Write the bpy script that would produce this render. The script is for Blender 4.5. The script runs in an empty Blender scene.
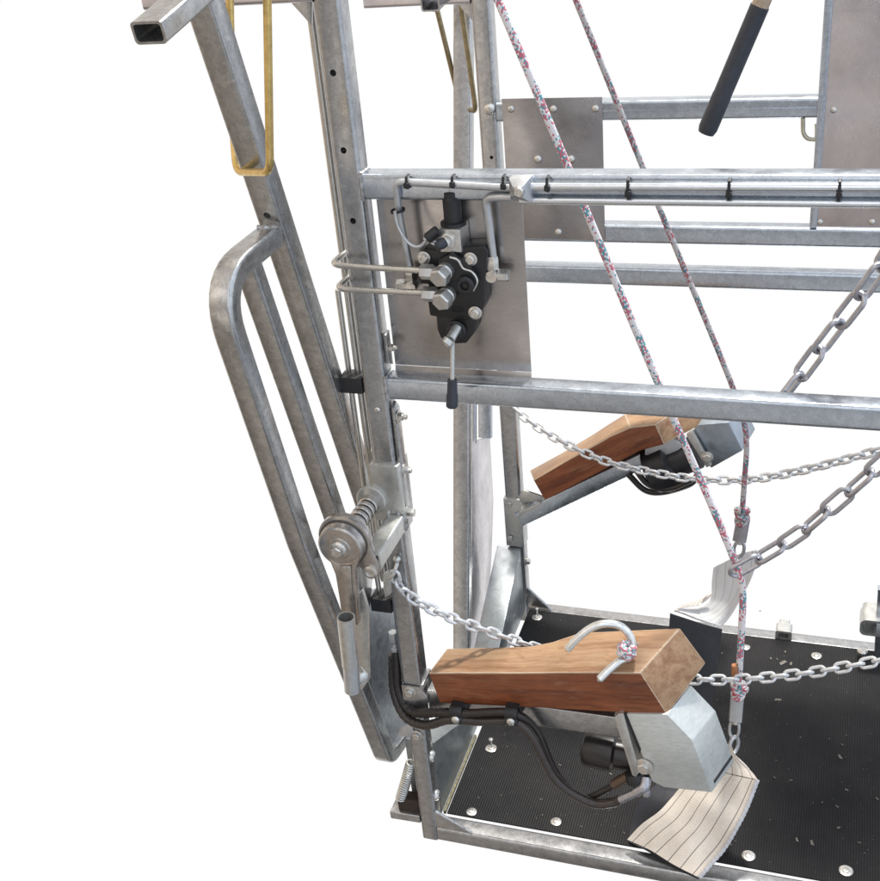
import bpy, bmesh, math, random
from mathutils import Vector as V, Matrix as M
random.seed(7)
S = bpy.context.scene
COL = S.collection
PI = math.pi

# ------------------------------------------------------------------ camera
def rotm(a, b, c):
    return (M.Rotation(c, 3, 'Z') @ M.Rotation(b, 3, 'Y') @ M.Rotation(a, 3, 'X'))
RC = rotm(1.0768, 0.0865, 0.3104)
CC = V((1.095, -2.4228, 2.8413))
FP = 1157.2
cd = bpy.data.cameras.new('camera'); cam = bpy.data.objects.new('camera', cd); COL.objects.link(cam)
cam.matrix_world = M.Translation(CC) @ RC.to_4x4()
cd.sensor_width = 36; cd.sensor_fit = 'HORIZONTAL'; cd.lens = 36*FP/880
cd.clip_start = .05; cd.clip_end = 200
S.camera = cam
W = 1.1526          # distance from the near side frame to the far one
TW = .06            # tube size

def at(x, y, v, ax=1):
    """point where the sight line of photo pixel (x, y) meets the plane axis=v (default Y=v)"""
    d = RC @ V(((x-440)/FP, -(y-440.5)/FP, -1))
    return CC + d*((v-CC[ax])/d[ax])

# ------------------------------------------------------------------ mesh builder
def ease(path, r=0, n=5):
    """round the corners of a polyline"""
    P = [V(p) for p in path]
    out = [P[0]]
    for i in range(1, len(P)-1):
        a, b, c = P[i-1], P[i], P[i+1]
        d1 = (a-b); d2 = (c-b)
        k = min(r, d1.length*.49, d2.length*.49)
        s = b+d1.normalized()*k; e = b+d2.normalized()*k
        for j in range(n+1):
            t = j/n
            out.append(s*(1-t)**2+b*2*t*(1-t)+e*t*t)
    out.append(P[-1]); return out

def spline(pts, n=8):
    P = [V(p) for p in pts]
    Q = [P[0]*2-P[1]]+P+[P[-1]*2-P[-2]]
    out = []
    for i in range(1, len(Q)-2):
        p0, p1, p2, p3 = Q[i-1:i+3]
        for j in range(n):
            t = j/n
            out.append(.5*((2*p1)+(p2-p0)*t+(2*p0-5*p1+4*p2-p3)*t*t+(3*p1-p0-3*p2+p3)*t**3))
    out.append(P[-1]); return out

def rrect(w, h, r, k=4):
    pts = []
    for cx, cy, a0 in ((w/2-r, h/2-r, 0), (-w/2+r, h/2-r, 90), (-w/2+r, -h/2+r, 180), (w/2-r, -h/2+r, 270)):
        for j in range(k+1):
            a = math.radians(a0+90*j/k)
            pts.append((cx+r*math.cos(a), cy+r*math.sin(a)))
    return pts

def circ(r, n=14):
    return [(r*math.cos(2*PI*i/n), r*math.sin(2*PI*i/n)) for i in range(n)]

def frame(ax, hint=None):
    ax = V(ax).normalized()
    h = V(hint) if hint is not None else (V((0, 0, 1)) if abs(ax.z) < .9 else V((1, 0, 0)))
    u = (h-ax*h.dot(ax)).normalized()
    return ax, u, ax.cross(u)

class MB:
    def __init__(s):
        s.b = bmesh.new(); s.uv = None
    def ring(s, c, u, w, prof):
        return [s.b.verts.new(c+u*p[0]+w*p[1]) for p in prof]
    def bridge(s, a, b, ua=None):
        n = len(a); fs = []
        for i in range(n):
            f = s.b.faces.new((a[i], a[(i+1) % n], b[(i+1) % n], b[i])); fs.append(f)
        return fs
    def sweep(s, path, prof, hint=None, ends=(0, 0), closed=False, scale=None, fixed=True, uv=False, wall=.005):
        """profile along a path; ends: 0 cap, 1 open hollow tube; fixed keeps the hint direction"""
        P = [V(p) for p in path]; n = len(P)
        T = []
        for i in range(n):
            if closed: t = (P[(i+1) % n]-P[i-1])
            elif i == 0: t = P[1]-P[0]
            elif i == n-1: t = P[-1]-P[-2]
            else: t = (P[i+1]-P[i]).normalized()+(P[i]-P[i-1]).normalized()
            T.append(t.normalized())
        _, u, w = frame(T[0], hint)
        rings = []; L = 0; Ls = []
        for i in range(n):
            t = T[i]
            if i: L += (P[i]-P[i-1]).length
            Ls.append(L)
            h = V(hint) if (fixed and hint is not None) else u
            u = (h-t*h.dot(t)).normalized(); w = t.cross(u)
            k = scale(i/(n-1), L) if scale else 1
            m = 1.0
            # mitre: widen the section in the bend plane
            if not closed and 0 < i < n-1:
                c = (P[i+1]-P[i]).normalized().dot((P[i]-P[i-1]).normalized())
                m = 1/max(.5, math.sqrt(max(.05, (1+c)/2)))
            rings.append(s.ring(P[i], u*k, w*k, prof))
        fs = []
        for i in range(n-1):
            f4 = s.bridge(rings[i], rings[i+1])
            if uv:
                lay = s.b.loops.layers.uv.verify(); m_ = len(prof)
                for j, f in enumerate(f4):
                    for l, (uu, vv) in zip(f.loops, ((j, i), (j+1, i), (j+1, i+1), (j, i+1))):
                        l[lay].uv = (uu/m_, Ls[vv])
        if closed: s.bridge(rings[-1], rings[0])
        else:
            for e, idx in ((ends[0], 0), (ends[1], n-1)):
                r = rings[idx]
                if e == 0:
                    s.b.faces.new(r if idx else r[::-1])
                elif e == 1:
                    t = T[idx]*(-1 if idx == 0 else 1)
                    c = P[idx]
                    mx = max(abs(p[0]) for p in prof); my = max(abs(p[1]) for p in prof)
                    sx, sy = (mx-wall)/mx, (my-wall)/my
                    uu = (V(hint) if hint is not None else u); uu = (uu-T[idx]*uu.dot(T[idx])).normalized()
                    if hint is None: uu = u if idx else frame(T[0])[1]
                    ww = T[idx].cross(uu)
                    pin = [(p[0]*sx, p[1]*sy) for p in prof]
                    a = s.ring(c, uu, ww, pin); b2 = s.ring(c-t*min(.12, max(mx, my)*3), uu, ww, pin)
                    s.bridge(r, a); s.bridge(a, b2); s.b.faces.new(b2)
        return s
    def tube(s, path, r, n=12, ends=(0, 0), closed=False, scale=None, uv=False, wall=.004):
        return s.sweep(path, circ(r, n), None, ends, closed, scale, False, uv, wall)
    def rhs(s, a, b, w, h, hint, r=.009, ends=(0, 0), wall=.005):
        """rounded square tube; h runs along hint, w across it"""
        return s.sweep([a, b], rrect(h, w, min(r, w*.3, h*.3)), hint, ends, wall=wall)
    def box(s, lo, hi, bev=.0015):
        lo = V(lo); hi = V(hi)
        c = (lo+hi)/2; d = hi-lo
        r = bmesh.ops.create_cube(s.b, size=1, matrix=M.Translation(c) @ M.Diagonal((d.x, d.y, d.z, 1)))
        if bev:
            es = list({e for v in r['verts'] for e in v.link_edges})
            bmesh.ops.bevel(s.b, geom=es, offset=min(bev, min(d)*.3), segments=2, affect='EDGES', profile=.6)
        return s
    def prism(s, poly, off, bev=0):
        """polygon of 3-D points pushed along off"""
        off = V(off)
        a = [s.b.verts.new(V(p)) for p in poly]; b = [s.b.verts.new(V(p)+off) for p in poly]
        return s._solid(a, b, bev)
    def loft(s, pa, pb, bev=0):
        a = [s.b.verts.new(V(p)) for p in pa]; b = [s.b.verts.new(V(p)) for p in pb]
        return s._solid(a, b, bev)
    def _solid(s, a, b, bev):
        n = len(a)
        fs = [s.b.faces.new(a[::-1]), s.b.faces.new(b)]
        for i in range(n): fs.append(s.b.faces.new((a[i], a[(i+1) % n], b[(i+1) % n], b[i])))
        if bev:
            bmesh.ops.recalc_face_normals(s.b, faces=fs)
            es = [e for e in {e for f in fs for e in f.edges} if e.calc_face_angle(0) > .3]
            bmesh.ops.bevel(s.b, geom=es, offset=bev, segments=2, affect='EDGES', profile=.6)
        return s
    def lathe(s, c, ax, prof, n=20, hint=None):
        """prof: (radius, distance along ax)"""
        ax, u, w = frame(ax, hint); c = V(c); rings = []
        for r, d in prof:
            rings.append([s.b.verts.new(c+ax*d+(u*math.cos(2*PI*i/n)+w*math.sin(2*PI*i/n))*max(r, 1e-5)) for i in range(n)])
        for i in range(len(rings)-1): s.bridge(rings[i], rings[i+1])
        s.b.faces.new(rings[0][::-1]); s.b.faces.new(rings[-1])
        return s
    def hexa(s, c, ax, r, h, hint=None):
        return s.lathe(c, ax, [(r*.9, 0), (r, h*.06), (r, h*.86), (r*.86, h)], 6, hint)
    def bolt(s, c, ax, r=.009, h=.008, washer=True, stud=0):
        c = V(c); ax = V(ax).normalized()
        if washer: s.lathe(c, ax, [(r*1.5, 0), (r*1.5, .002), (r*1.3, .0026)], 18)
        s.hexa(c+ax*.0025, ax, r, h)
        if stud: s.lathe(c+ax*(h+.002), ax, [(r*.55, 0), (r*.55, stud*.9), (r*.4, stud)], 10)
        return s
    def dome(s, c, ax, r=.012, h=.007):
        return s.lathe(c, ax, [(r*1.05, 0), (r, h*.3), (r*.8, h*.72), (r*.45, h*.95), (0.001, h)], 16)
    def ball(s, c, r, sx=1, sy=1, sz=1):
        bmesh.ops.create_icosphere(s.b, subdivisions=3, radius=r, matrix=M.Translation(V(c)) @ M.Diagonal((sx, sy, sz, 1)))
        return s
    def weld(s, path, r=.005):
        P = []
        for a, b in zip(path[:-1], path[1:]):
            a = V(a); b = V(b); k = max(3, int((b-a).length/.006))
            P += [a.lerp(b, i/k) for i in range(k)]
        P.append(V(path[-1]))
        rr = random.Random(len(P))
        s.sweep(P, circ(r, 7), None, fixed=False, scale=lambda t, L: .75+.5*rr.random())
        return s
    def grid(s, rows, thick=0, flip=False):
        """rows of points -> sheet with uv (u across, v along in metres); optional thickness"""
        lay = s.b.loops.layers.uv.verify()
        R = [[s.b.verts.new(V(p)) for p in r] for r in rows]
        n = len(rows[0]); vv = [0]
        mid = n//2
        for i in range(1, len(rows)): vv.append(vv[-1]+(V(rows[i][mid])-V(rows[i-1][mid])).length)
        fs = []
        for i in range(len(R)-1):
            for j in range(n-1):
                f = s.b.faces.new((R[i][j], R[i][j+1], R[i+1][j+1], R[i+1][j]))
                for l, (a, b) in zip(f.loops, ((i, j), (i, j+1), (i+1, j+1), (i+1, j))):
                    l[lay].uv = (b/(n-1), vv[a])
                fs.append(f)
        if thick:
            s.b.normal_update()
            bmesh.ops.solidify(s.b, geom=fs, thickness=thick)
        return s

MATS = {}     # world matrix of every thing and part
def tagit(o, label=None, cat=None, group=None, kind=None):
    if label: o['label'] = label
    if cat: o['category'] = cat
    if group: o['group'] = group
    if kind: o['kind'] = kind
    return o
def thing(name, label, cat, loc=(0, 0, 0), rot=None, group=None):
    o = bpy.data.objects.new(name, None); COL.objects.link(o)
    o.empty_display_size = .05
    m = M.Translation(V(loc)) @ (rot.to_4x4() if rot else M.Identity(4))
    o.matrix_world = m; MATS[o] = m
    return tagit(o, label, cat, group)
def mesh_of(mb, name, mat, m=None, smooth=35, recalc=True):
    if recalc: bmesh.ops.recalc_face_normals(mb.b, faces=mb.b.faces)
    if m is not None: bmesh.ops.transform(mb.b, matrix=m.inverted(), verts=mb.b.verts)
    me = bpy.data.meshes.new(name); mb.b.to_mesh(me); mb.b.free()
    me.materials.append(mat)
    me.polygons.foreach_set('use_smooth', [True]*len(me.polygons))
    me.set_sharp_from_angle(angle=math.radians(smooth))
    return me
def part(name, mb, mat, parent=None, label=None, smooth=35, recalc=True):
    m = MATS[parent] if parent else M.Identity(4)
    o = bpy.data.objects.new(name, mesh_of(mb, name, mat, m, smooth, recalc)); COL.objects.link(o)
    if parent: o.parent = parent
    MATS[o] = m
    if label: o['label'] = label
    return o
def islands(name, mb, mat, parent):
    """every loose piece of the builder becomes a part of its own"""
    left = set(mb.b.verts); out = []
    while left:
        st = [left.pop()]; grp = [st[0]]
        while st:
            v = st.pop()
            for e in v.link_edges:
                w = e.other_vert(v)
                if w in left: left.discard(w); st.append(w); grp.append(w)
        out.append(grp)
    boxes = []
    for g in out:
        boxes.append((g, [min(v.co[i] for v in g) for i in range(3)], [max(v.co[i] for v in g) for i in range(3)]))
    # pieces that touch (washer, head, stud) stay together
    n = len(boxes); par = list(range(n))
    def find(i):
        while par[i] != i: i = par[i]
        return i
    for i in range(n):
        for j in range(i):
            if all(boxes[i][1][k] <= boxes[j][2][k]+.001 and boxes[j][1][k] <= boxes[i][2][k]+.001 for k in range(3)): par[find(i)] = find(j)
    res = []
    for r in sorted({find(i) for i in range(n)}):
        vs = [v for i in range(n) if find(i) == r for v in boxes[i][0]]
        nb = MB(); mp = {v: nb.b.verts.new(v.co) for v in vs}
        for f in {f for v in vs for f in v.link_faces}: nb.b.faces.new([mp[v] for v in f.verts])
        res.append(part(name, nb, mat, parent))
    mb.b.free(); return res
def cut(o, holes):
    """drill real blind holes: (world point, axis, radius, depth)"""
    mb = MB()
    for c, ax, r, d in holes:
        ax = V(ax).normalized()
        mb.lathe(V(c)-ax*.01, ax, [(r, 0), (r, d+.01)], 20)
    bmesh.ops.recalc_face_normals(mb.b, faces=mb.b.faces)
    bmesh.ops.transform(mb.b, matrix=MATS[o].inverted(), verts=mb.b.verts)
    me = bpy.data.meshes.new('cutter'); mb.b.to_mesh(me); mb.b.free()
    c = bpy.data.objects.new('cutter', me); COL.objects.link(c); c.matrix_world = MATS[o]
    md = o.modifiers.new('holes', 'BOOLEAN'); md.object = c; md.operation = 'DIFFERENCE'; md.solver = 'EXACT'
    bpy.context.view_layer.update()
    new = bpy.data.meshes.new_from_object(o.evaluated_get(bpy.context.evaluated_depsgraph_get()))
    o.modifiers.clear(); o.data = new
    bpy.data.objects.remove(c)

# ------------------------------------------------------------------ materials
class NT:
    def __init__(s, name):
        s.m = bpy.data.materials.new(name); s.m.use_nodes = True
        s.t = s.m.node_tree; s.b = s.t.nodes['Principled BSDF']
    def n(s, typ, **k):
        o = s.t.nodes.new(typ)
        for a, v in k.items():
            if a.startswith('i_'):
                key = a[2:].replace('_', ' ')
                o.inputs[key].default_value = v
            else: setattr(o, a, v)
        return o
    def l(s, a, b): s.t.links.new(a, b)
    def coord(s, kind='Object', scale=(1, 1, 1), rot=(0, 0, 0)):
        c = s.n('ShaderNodeTexCoord'); mp = s.n('ShaderNodeMapping')
        mp.inputs['Scale'].default_value = scale; mp.inputs['Rotation'].default_value = rot
        s.l(c.outputs[kind], mp.inputs['Vector']); return mp.outputs[0]
    def noise(s, vec, scale, detail=3, rough=.55):
        o = s.n('ShaderNodeTexNoise'); o.inputs['Scale'].default_value = scale
        o.inputs['Detail'].default_value = detail; o.inputs['Roughness'].default_value = rough
        s.l(vec, o.inputs['Vector']); return o.outputs['Fac']
    def ramp(s, fac, stops, interp='LINEAR'):
        o = s.n('ShaderNodeValToRGB'); e = o.color_ramp.elements; o.color_ramp.interpolation = interp
        while len(e) > 1: e.remove(e[-1])
        for i, (p, c) in enumerate(stops):
            x = e[0] if i == 0 else e.new(p)
            x.position = p; x.color = (c, c, c, 1) if isinstance(c, (int, float)) else (*c, 1)
        s.l(fac, o.inputs[0]); return o.outputs[0]
    def math(s, op, a, b=None, c=None):
        o = s.n('ShaderNodeMath', operation=op)
        for i, v in enumerate((a, b, c)):
            if v is None: continue
            if isinstance(v, (int, float)): o.inputs[i].default_value = v
            else: s.l(v, o.inputs[i])
        return o.outputs[0]
    def mix(s, fac, a, b, mode='MIX'):
        o = s.n('ShaderNodeMix', data_type='RGBA', blend_type=mode)
        for i, v in ((0, fac), (6, a), (7, b)):
            if isinstance(v, (int, float)): o.inputs[i].default_value = v
            elif isinstance(v, tuple): o.inputs[i].default_value = (*v, 1)
            else: s.l(v, o.inputs[i])
        return o.outputs[2]
    def bump(s, h, strength=.2, dist=.002, prev=None):
        o = s.n('ShaderNodeBump'); o.inputs['Strength'].default_value = strength; o.inputs['Distance'].default_value = dist
        s.l(h, o.inputs['Height'])
        if prev is not None: s.l(prev, o.inputs['Normal'])
        return o.outputs[0]
    def put(s, **k):
        for a, v in k.items():
            i = s.b.inputs[a.replace('_', ' ')]
            if isinstance(v, (int, float)): i.default_value = v
            elif isinstance(v, tuple): i.default_value = (*v, 1) if len(v) == 3 else v
            else: s.l(v, i)
        return s.m

def galv(name, base=.46, tint=(1, 1, 1), rough=.25, spangle=75, contrast=.13, dirt=.2, metal=.92):
    t = NT(name); v = t.coord()
    vo = t.n('ShaderNodeTexVoronoi'); vo.inputs['Scale'].default_value = spangle; vo.inputs['Randomness'].default_value = 1
    wv = t.noise(v, 30, 2); 
    vm = t.n('ShaderNodeVectorMath', operation='ADD'); t.l(v, vm.inputs[0])
    sc = t.n('ShaderNodeVectorMath', operation='SCALE'); sc.inputs['Scale'].default_value = .02; t.l(wv, sc.inputs[0]); t.l(sc.outputs[0], vm.inputs[1])
    t.l(vm.outputs[0], vo.inputs['Vector'])
    cell = t.n('ShaderNodeSeparateColor'); t.l(vo.outputs['Color'], cell.inputs[0])
    sp = t.ramp(cell.outputs[0], [(0, 1-contrast), (1, 1+contrast*.6)])
    big = t.ramp(t.noise(v, 7, 5, .65), [(.3, 1-contrast*.8), (.7, 1.06)])
    fine = t.ramp(t.noise(v, 160, 3, .7), [(.35, .90), (.6, 1.04)])
    k = t.math('MULTIPLY', t.math('MULTIPLY', sp, big), fine)
    col = t.mix(1.0, tuple(base*c for c in tint), k, 'MULTIPLY')
    spots = t.ramp(t.noise(v, 46, 4, .75), [(.62, 0.), (.74, dirt)])
    col = t.mix(spots, col, (.13, .115, .10))
    rust = t.ramp(t.noise(v, 11, 6, .8), [(.70, 0.), (.80, .5*dirt)])
    col = t.mix(rust, col, (.24, .13, .06))
    fleck = t.ramp(t.noise(t.coord(scale=(1, 1, .45)), 150, 3, .6), [(.66, 0.), (.74, .5)])
    col = t.mix(fleck, col, (.78, .78, .77))
    r = t.math('ADD', t.ramp(t.noise(v, 24, 4), [(.3, rough-.05), (.7, rough+.09)]), t.math('MULTIPLY', spots, .3))
    h = t.math('ADD', t.math('MULTIPLY', t.noise(v, 90, 4, .6), 1.0), t.math('MULTIPLY', cell.outputs[1], .15))
    return t.put(Base_Color=col, Metallic=metal, Roughness=r, Normal=t.bump(h, .10, .002))

def sheet(name, base=(.42, .40, .39), rough=.3, scale=(3, 3, 60), metal=.95, dark=.25):
    t = NT(name); v = t.coord()
    vs = t.coord(scale=scale)
    br = t.ramp(t.noise(vs, 14, 4, .6), [(.3, .88), (.7, 1.08)])
    sm = t.ramp(t.noise(v, 5, 4, .6), [(.3, 1-dark), (.7, 1.08)])
    scr = t.noise(t.coord(scale=(40, 40, 900), rot=(0, .6, 0)), 1.0, 2, .5)
    scratch = t.ramp(scr, [(.70, 0.), (.76, .35)])
    dots = t.ramp(t.noise(v, 120, 2, .6), [(.70, 0.), (.76, .4)])
    col = t.mix(1.0, base, t.math('MULTIPLY', br, sm), 'MULTIPLY')
    col = t.mix(t.math('MAXIMUM', scratch, dots), col, (.62, .62, .62))
    r = t.ramp(t.noise(v, 9, 5, .65), [(.3, rough-.06), (.7, rough+.14)])
    return t.put(Base_Color=col, Metallic=metal, Roughness=r, Normal=t.bump(t.noise(v, 3.2, 1), .5, .03))

def plain(name, col, rough=.4, metal=0., var=.12, bump=.05, scale=60):
    t = NT(name); v = t.coord()
    n = t.ramp(t.noise(v, scale, 4, .65), [(.3, 1-var), (.7, 1+var*.6)])
    c = t.mix(1.0, col, n, 'MULTIPLY')
    r = t.ramp(t.noise(v, scale*.4, 3), [(.3, rough-.05), (.7, rough+.1)])
    return t.put(Base_Color=c, Metallic=metal, Roughness=r, Normal=t.bump(t.noise(v, scale*2, 3), bump, .002))

def wood_mat(name='red_shaded_hardwood', stops=((.25, (.11, .029, .010)), (.45, (.19, .053, .018)), (.6, (.235, .075, .027)), (.78, (.145, .04, .014))), scuffing=.25, pores=.55):
    t = NT(name)
    v = t.coord(); vg = t.coord(scale=(1.6, 26, 26))
    wob = t.noise(v, 5, 3)
    vm = t.n('ShaderNodeVectorMath', operation='ADD'); t.l(vg, vm.inputs[0])
    sc = t.n('ShaderNodeVectorMath', operation='SCALE'); sc.inputs['Scale'].default_value = 1.1; t.l(wob, sc.inputs[0]); t.l(sc.outputs[0], vm.inputs[1])
    g1 = t.ramp(t.noise(vm.outputs[0], 1.0, 6, .68), [(.2, 0.), (.8, 1.)])
    col = t.ramp(g1, list(stops))
    pore = t.noise(t.coord(scale=(9, 230, 230)), 1.0, 2, .6)
    pm = t.ramp(pore, [(.56, 0.), (.68, pores)])
    col = t.mix(pm, col, (.10, .036, .014))
    blot = t.ramp(t.noise(v, 6, 4, .6), [(.3, .78), (.7, 1.15)])
    col = t.mix(1.0, col, blot, 'MULTIPLY')
    # pale scuffs and wear
    scuff = t.ramp(t.noise(t.coord(scale=(5, 22, 22)), 1.6, 6, .75), [(.54, 0.), (.74, scuffing)])
    col = t.mix(scuff, col, (.46, .32, .21))
    r = t.ramp(g1, [(.3, .42), (.7, .6)])
    return t.put(Base_Color=col, Roughness=r, Normal=t.bump(t.math('SUBTRACT', g1, pm), .22, .002))

def mat_rubber():
    t = NT('ribbed_rubber'); v = t.coord()
    w = t.n('ShaderNodeTexWave', wave_type='BANDS', bands_direction='X'); w.inputs['Scale'].default_value = 41
    w.inputs['Distortion'].default_value = 0
    t.l(v, w.inputs['Vector'])
    sm = t.ramp(t.noise(v, 4, 5, .65), [(.35, (.012, .012, .013)), (.65, (.024, .023, .023))])
    rib = t.ramp(w.outputs['Fac'], [(.1, .62), (.7, 1.15)])
    dust = t.ramp(t.noise(v, 55, 6, .8), [(.58, 0.), (.8, .5)])
    col = t.mix(1.0, sm, rib, 'MULTIPLY')
    col = t.mix(dust, col, (.055, .048, .042))
    spk = t.ramp(t.noise(v, 190, 2, .5), [(.735, 0.), (.76, .55)])
    col = t.mix(spk, col, (.24, .22, .19))
    return t.put(Base_Color=col, Roughness=t.ramp(dust, [(0, .55), (1, .8)]), Specular_IOR_Level=.17, Normal=t.bump(w.outputs['Fac'], .35, .0022))

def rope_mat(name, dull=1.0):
    t = NT(name)
    uv = t.n('ShaderNodeTexCoord'); sp = t.n('ShaderNodeSeparateXYZ'); t.l(uv.outputs['UV'], sp.inputs[0])
    U, Vv = sp.outputs[0], sp.outputs[1]
    a = t.math('ADD', t.math('MULTIPLY', U, 10), t.math('MULTIPLY', Vv, 125))
    b = t.math('SUBTRACT', t.math('MULTIPLY', Vv, 125), t.math('MULTIPLY', U, 10))
    fa, fb = t.math('FLOOR', a), t.math('FLOOR', b)
    cb = t.n('ShaderNodeCombineXYZ'); t.l(fa, cb.inputs[0]); t.l(fb, cb.inputs[1])
    wn = t.n('ShaderNodeTexWhiteNoise', noise_dimensions='3D'); t.l(cb.outputs[0], wn.inputs['Vector'])
    # coloured yarn comes in bands along the rope: white, red, teal + red
    ph = t.math('FRACT', t.math('MULTIPLY', Vv, 7.5))
    red = t.math('LESS_THAN', wn.outputs['Value'], t.ramp(ph, [(0, .42), (.4, .40), (.55, .10), (.68, .02), (.85, .2), (1, .42)]))
    teal = t.math('GREATER_THAN', wn.outputs['Value'], t.ramp(ph, [(0, .72), (.2, .70), (.36, .92), (.7, .98), (.86, .70), (1, .72)]))
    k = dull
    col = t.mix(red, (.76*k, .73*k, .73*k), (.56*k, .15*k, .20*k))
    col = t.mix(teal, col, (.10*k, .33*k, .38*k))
    da = t.math('ABSOLUTE', t.math('SUBTRACT', t.math('FRACT', a), .5)); db = t.math('ABSOLUTE', t.math('SUBTRACT', t.math('FRACT', b), .5))
    edge = t.math('MAXIMUM', da, db)
    col = t.mix(t.ramp(edge, [(.36, 0.), (.5, .45)]), col, (.16, .14, .15))
    return t.put(Base_Color=col, Roughness=.85, Normal=t.bump(t.math('SUBTRACT', 1, edge), .6, .002))

def web_mat(name, base, line, nlines=6, ribs=True):
    t = NT(name)
    uv = t.n('ShaderNodeTexCoord'); sp = t.n('ShaderNodeSeparateXYZ'); t.l(uv.outputs['UV'], sp.inputs[0])
    U, Vv = sp.outputs[0], sp.outputs[1]
    d = t.math('ABSOLUTE', t.math('SUBTRACT', t.math('FRACT', t.math('MULTIPLY', U, nlines)), .5))
    stitch = t.math('GREATER_THAN', t.math('FRACT', t.math('MULTIPLY', Vv, 90)), -.1)
    ln = t.math('MULTIPLY', t.ramp(d, [(.0, .85), (.022, .8), (.045, 0.)]), stitch)
    rb = t.n('ShaderNodeTexWave', wave_type='BANDS', bands_direction='Y'); rb.inputs['Scale'].default_value = 62; rb.inputs['Distortion'].default_value = .4
    t.l(uv.outputs['UV'], rb.inputs['Vector'])
    v = t.coord()
    stain = t.ramp(t.noise(v, 14, 5, .7), [(.4, 0.), (.75, .5)])
    col = t.mix(stain, base, tuple(c*.66 for c in base))
    col = t.mix(t.math('MULTIPLY', rb.outputs['Fac'], .13), col, tuple(c*.55 for c in base))
    col = t.mix(ln, col, line)
    h = t.math('ADD', t.math('MULTIPLY', rb.outputs['Fac'], .25), t.math('MULTIPLY', d, 1.6))
    return t.put(Base_Color=col, Roughness=.8, Normal=t.bump(h, .5, .003))

STEEL = galv('galvanised_steel')
STEELB = galv('galvanised_steel_rails', base=.54, tint=(.90, .98, 1.08), rough=.22, contrast=.09)
GATE = galv('galvanised_gate_steel', base=.50, tint=(1.0, 1, .985), rough=.25, spangle=80, contrast=.14, dirt=.3)
ZINC = plain('zinc_plate', (.60, .60, .57), .34, .85, .15)
BOLT = plain('bolt_zinc', (.66, .64, .60), .28, .95, .2)
CHAIN = plain('chain_zinc', (.68, .69, .70), .38, .65, .12)
CHAIND = plain('dull_chain_steel', (.45, .45, .48), .32, .95, .2)
PLATE = sheet('valve_plate_steel', (.50, .47, .45), .20)
FPLATE = sheet('far_plate_steel', (.40, .385, .39), .22)
PANEL = sheet('panel_steel', (.66, .63, .65), .20, scale=(60, 3, 3))
COVER = sheet('cover_aluminium', (.62, .64, .61), .42, scale=(3, 3, 10), dark=.1, metal=.6)
GOLD = plain('yellow_zinc', (.70, .50, .19), .28, .95, .25)
PIPE = plain('hydraulic_pipe_steel', (.58, .56, .52), .24, .95, .12)
PIPEZ = plain('grey_pipe', (.55, .56, .57), .35, .75, .12)
PIPEB = plain('bright_rail_pipe', (.72, .75, .78), .22, .95, .08)
BLACK = plain('black_paint', (.012, .012, .013), .34, 0, .3)
BLACKP = plain('black_plastic', (.016, .016, .018), .45, 0, .25)
HOSE = plain('black_hose', (.021, .0165, .014), .34, 0, .3)
GRIP = plain('rubber_grip', (.028, .033, .045), .42, 0, .25)
GRIPW = plain('pale_wood_handle', (.42, .33, .24), .5, 0, .3)
RATCH = plain('ratchet_steel', (.47, .44, .41), .27, .97, .16)
RATCHD = plain('dark_phosphate_steel', (.16, .155, .15), .35, .9, .3)
ALU = plain('cast_aluminium', (.66, .65, .62), .36, .9, .15)
RED = plain('red_core', (.55, .03, .05), .5)
WELD = galv('weld_bead', base=.52, rough=.36, dirt=.7, contrast=.3)
STRAW = plain('straw_chips', (.20, .18, .15), .8, 0, .5, scale=200)
WOOD = wood_mat(); RUBBER = mat_rubber()  # side wood: redder tone, with the shade of the sides put into its colour
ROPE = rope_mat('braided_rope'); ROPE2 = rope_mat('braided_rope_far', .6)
WEB = web_mat('cream_webbing', (.74, .66, .57), (.05, .045, .045))
WEBF = web_mat('grey_webbing', (.60, .59, .575), (.27, .28, .30), 5)
BELT = plain('black_belt', (.026, .027, .032), .55, 0, .2, scale=140)

WORN_LIT = wood_mat('worn_lit_wood', [(.25, (.225, .108, .048)), (.45, (.31, .175, .09)), (.6, (.375, .235, .13)), (.78, (.27, .145, .072))], .45, .22)  # paler by wear and by the light on top, both put into the colour
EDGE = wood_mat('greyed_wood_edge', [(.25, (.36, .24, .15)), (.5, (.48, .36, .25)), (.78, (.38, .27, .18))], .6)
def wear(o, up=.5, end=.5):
    """top and end: pale wear plus light put into the colour; arrises grey; sides carry painted shade"""
    o.data.materials.append(WORN_LIT); o.data.materials.append(EDGE)
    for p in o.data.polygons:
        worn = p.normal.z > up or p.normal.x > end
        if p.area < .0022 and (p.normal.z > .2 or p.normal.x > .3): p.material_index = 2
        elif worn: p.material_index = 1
# ------------------------------------------------------------------ the crush frame
fr = thing('crush_frame', 'large galvanised square tube frame of posts, rails and bolted steel plates around the black mat', 'cattle crush')
def seg(name, a, b, w, h, hint, mat=STEEL, ends=(0, 0), parent=fr, r=.0095):
    return part(name, MB().rhs(a, b, w, h, hint, r, ends), mat, parent)
T2 = TW/2
Zr1, Zr2 = 2.0788, 1.5614
pn = part('post', MB().rhs((T2, T2, .58), (T2, T2, 2.9), TW, TW, (1, 0, 0)), STEEL, fr)
part('post_foot', MB().rhs((.0265, .0265, .0), (.0265, .0265, .585), .053, .053, (1, 0, 0)), STEEL, fr)
pf = part('post', MB().rhs((T2, W+T2, 0), (T2, W+T2, 2.9), TW, TW, (1, 0, 0)), STEEL, fr)
cut(pn, [(at(333, 73, 0), (0, 1, 0), .0075, .05), (at(343.5, 150.5, 0), (0, 1, 0), .0075, .05), (at(353, 221, 0), (0, 1, 0), .0075, .05)])
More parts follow.
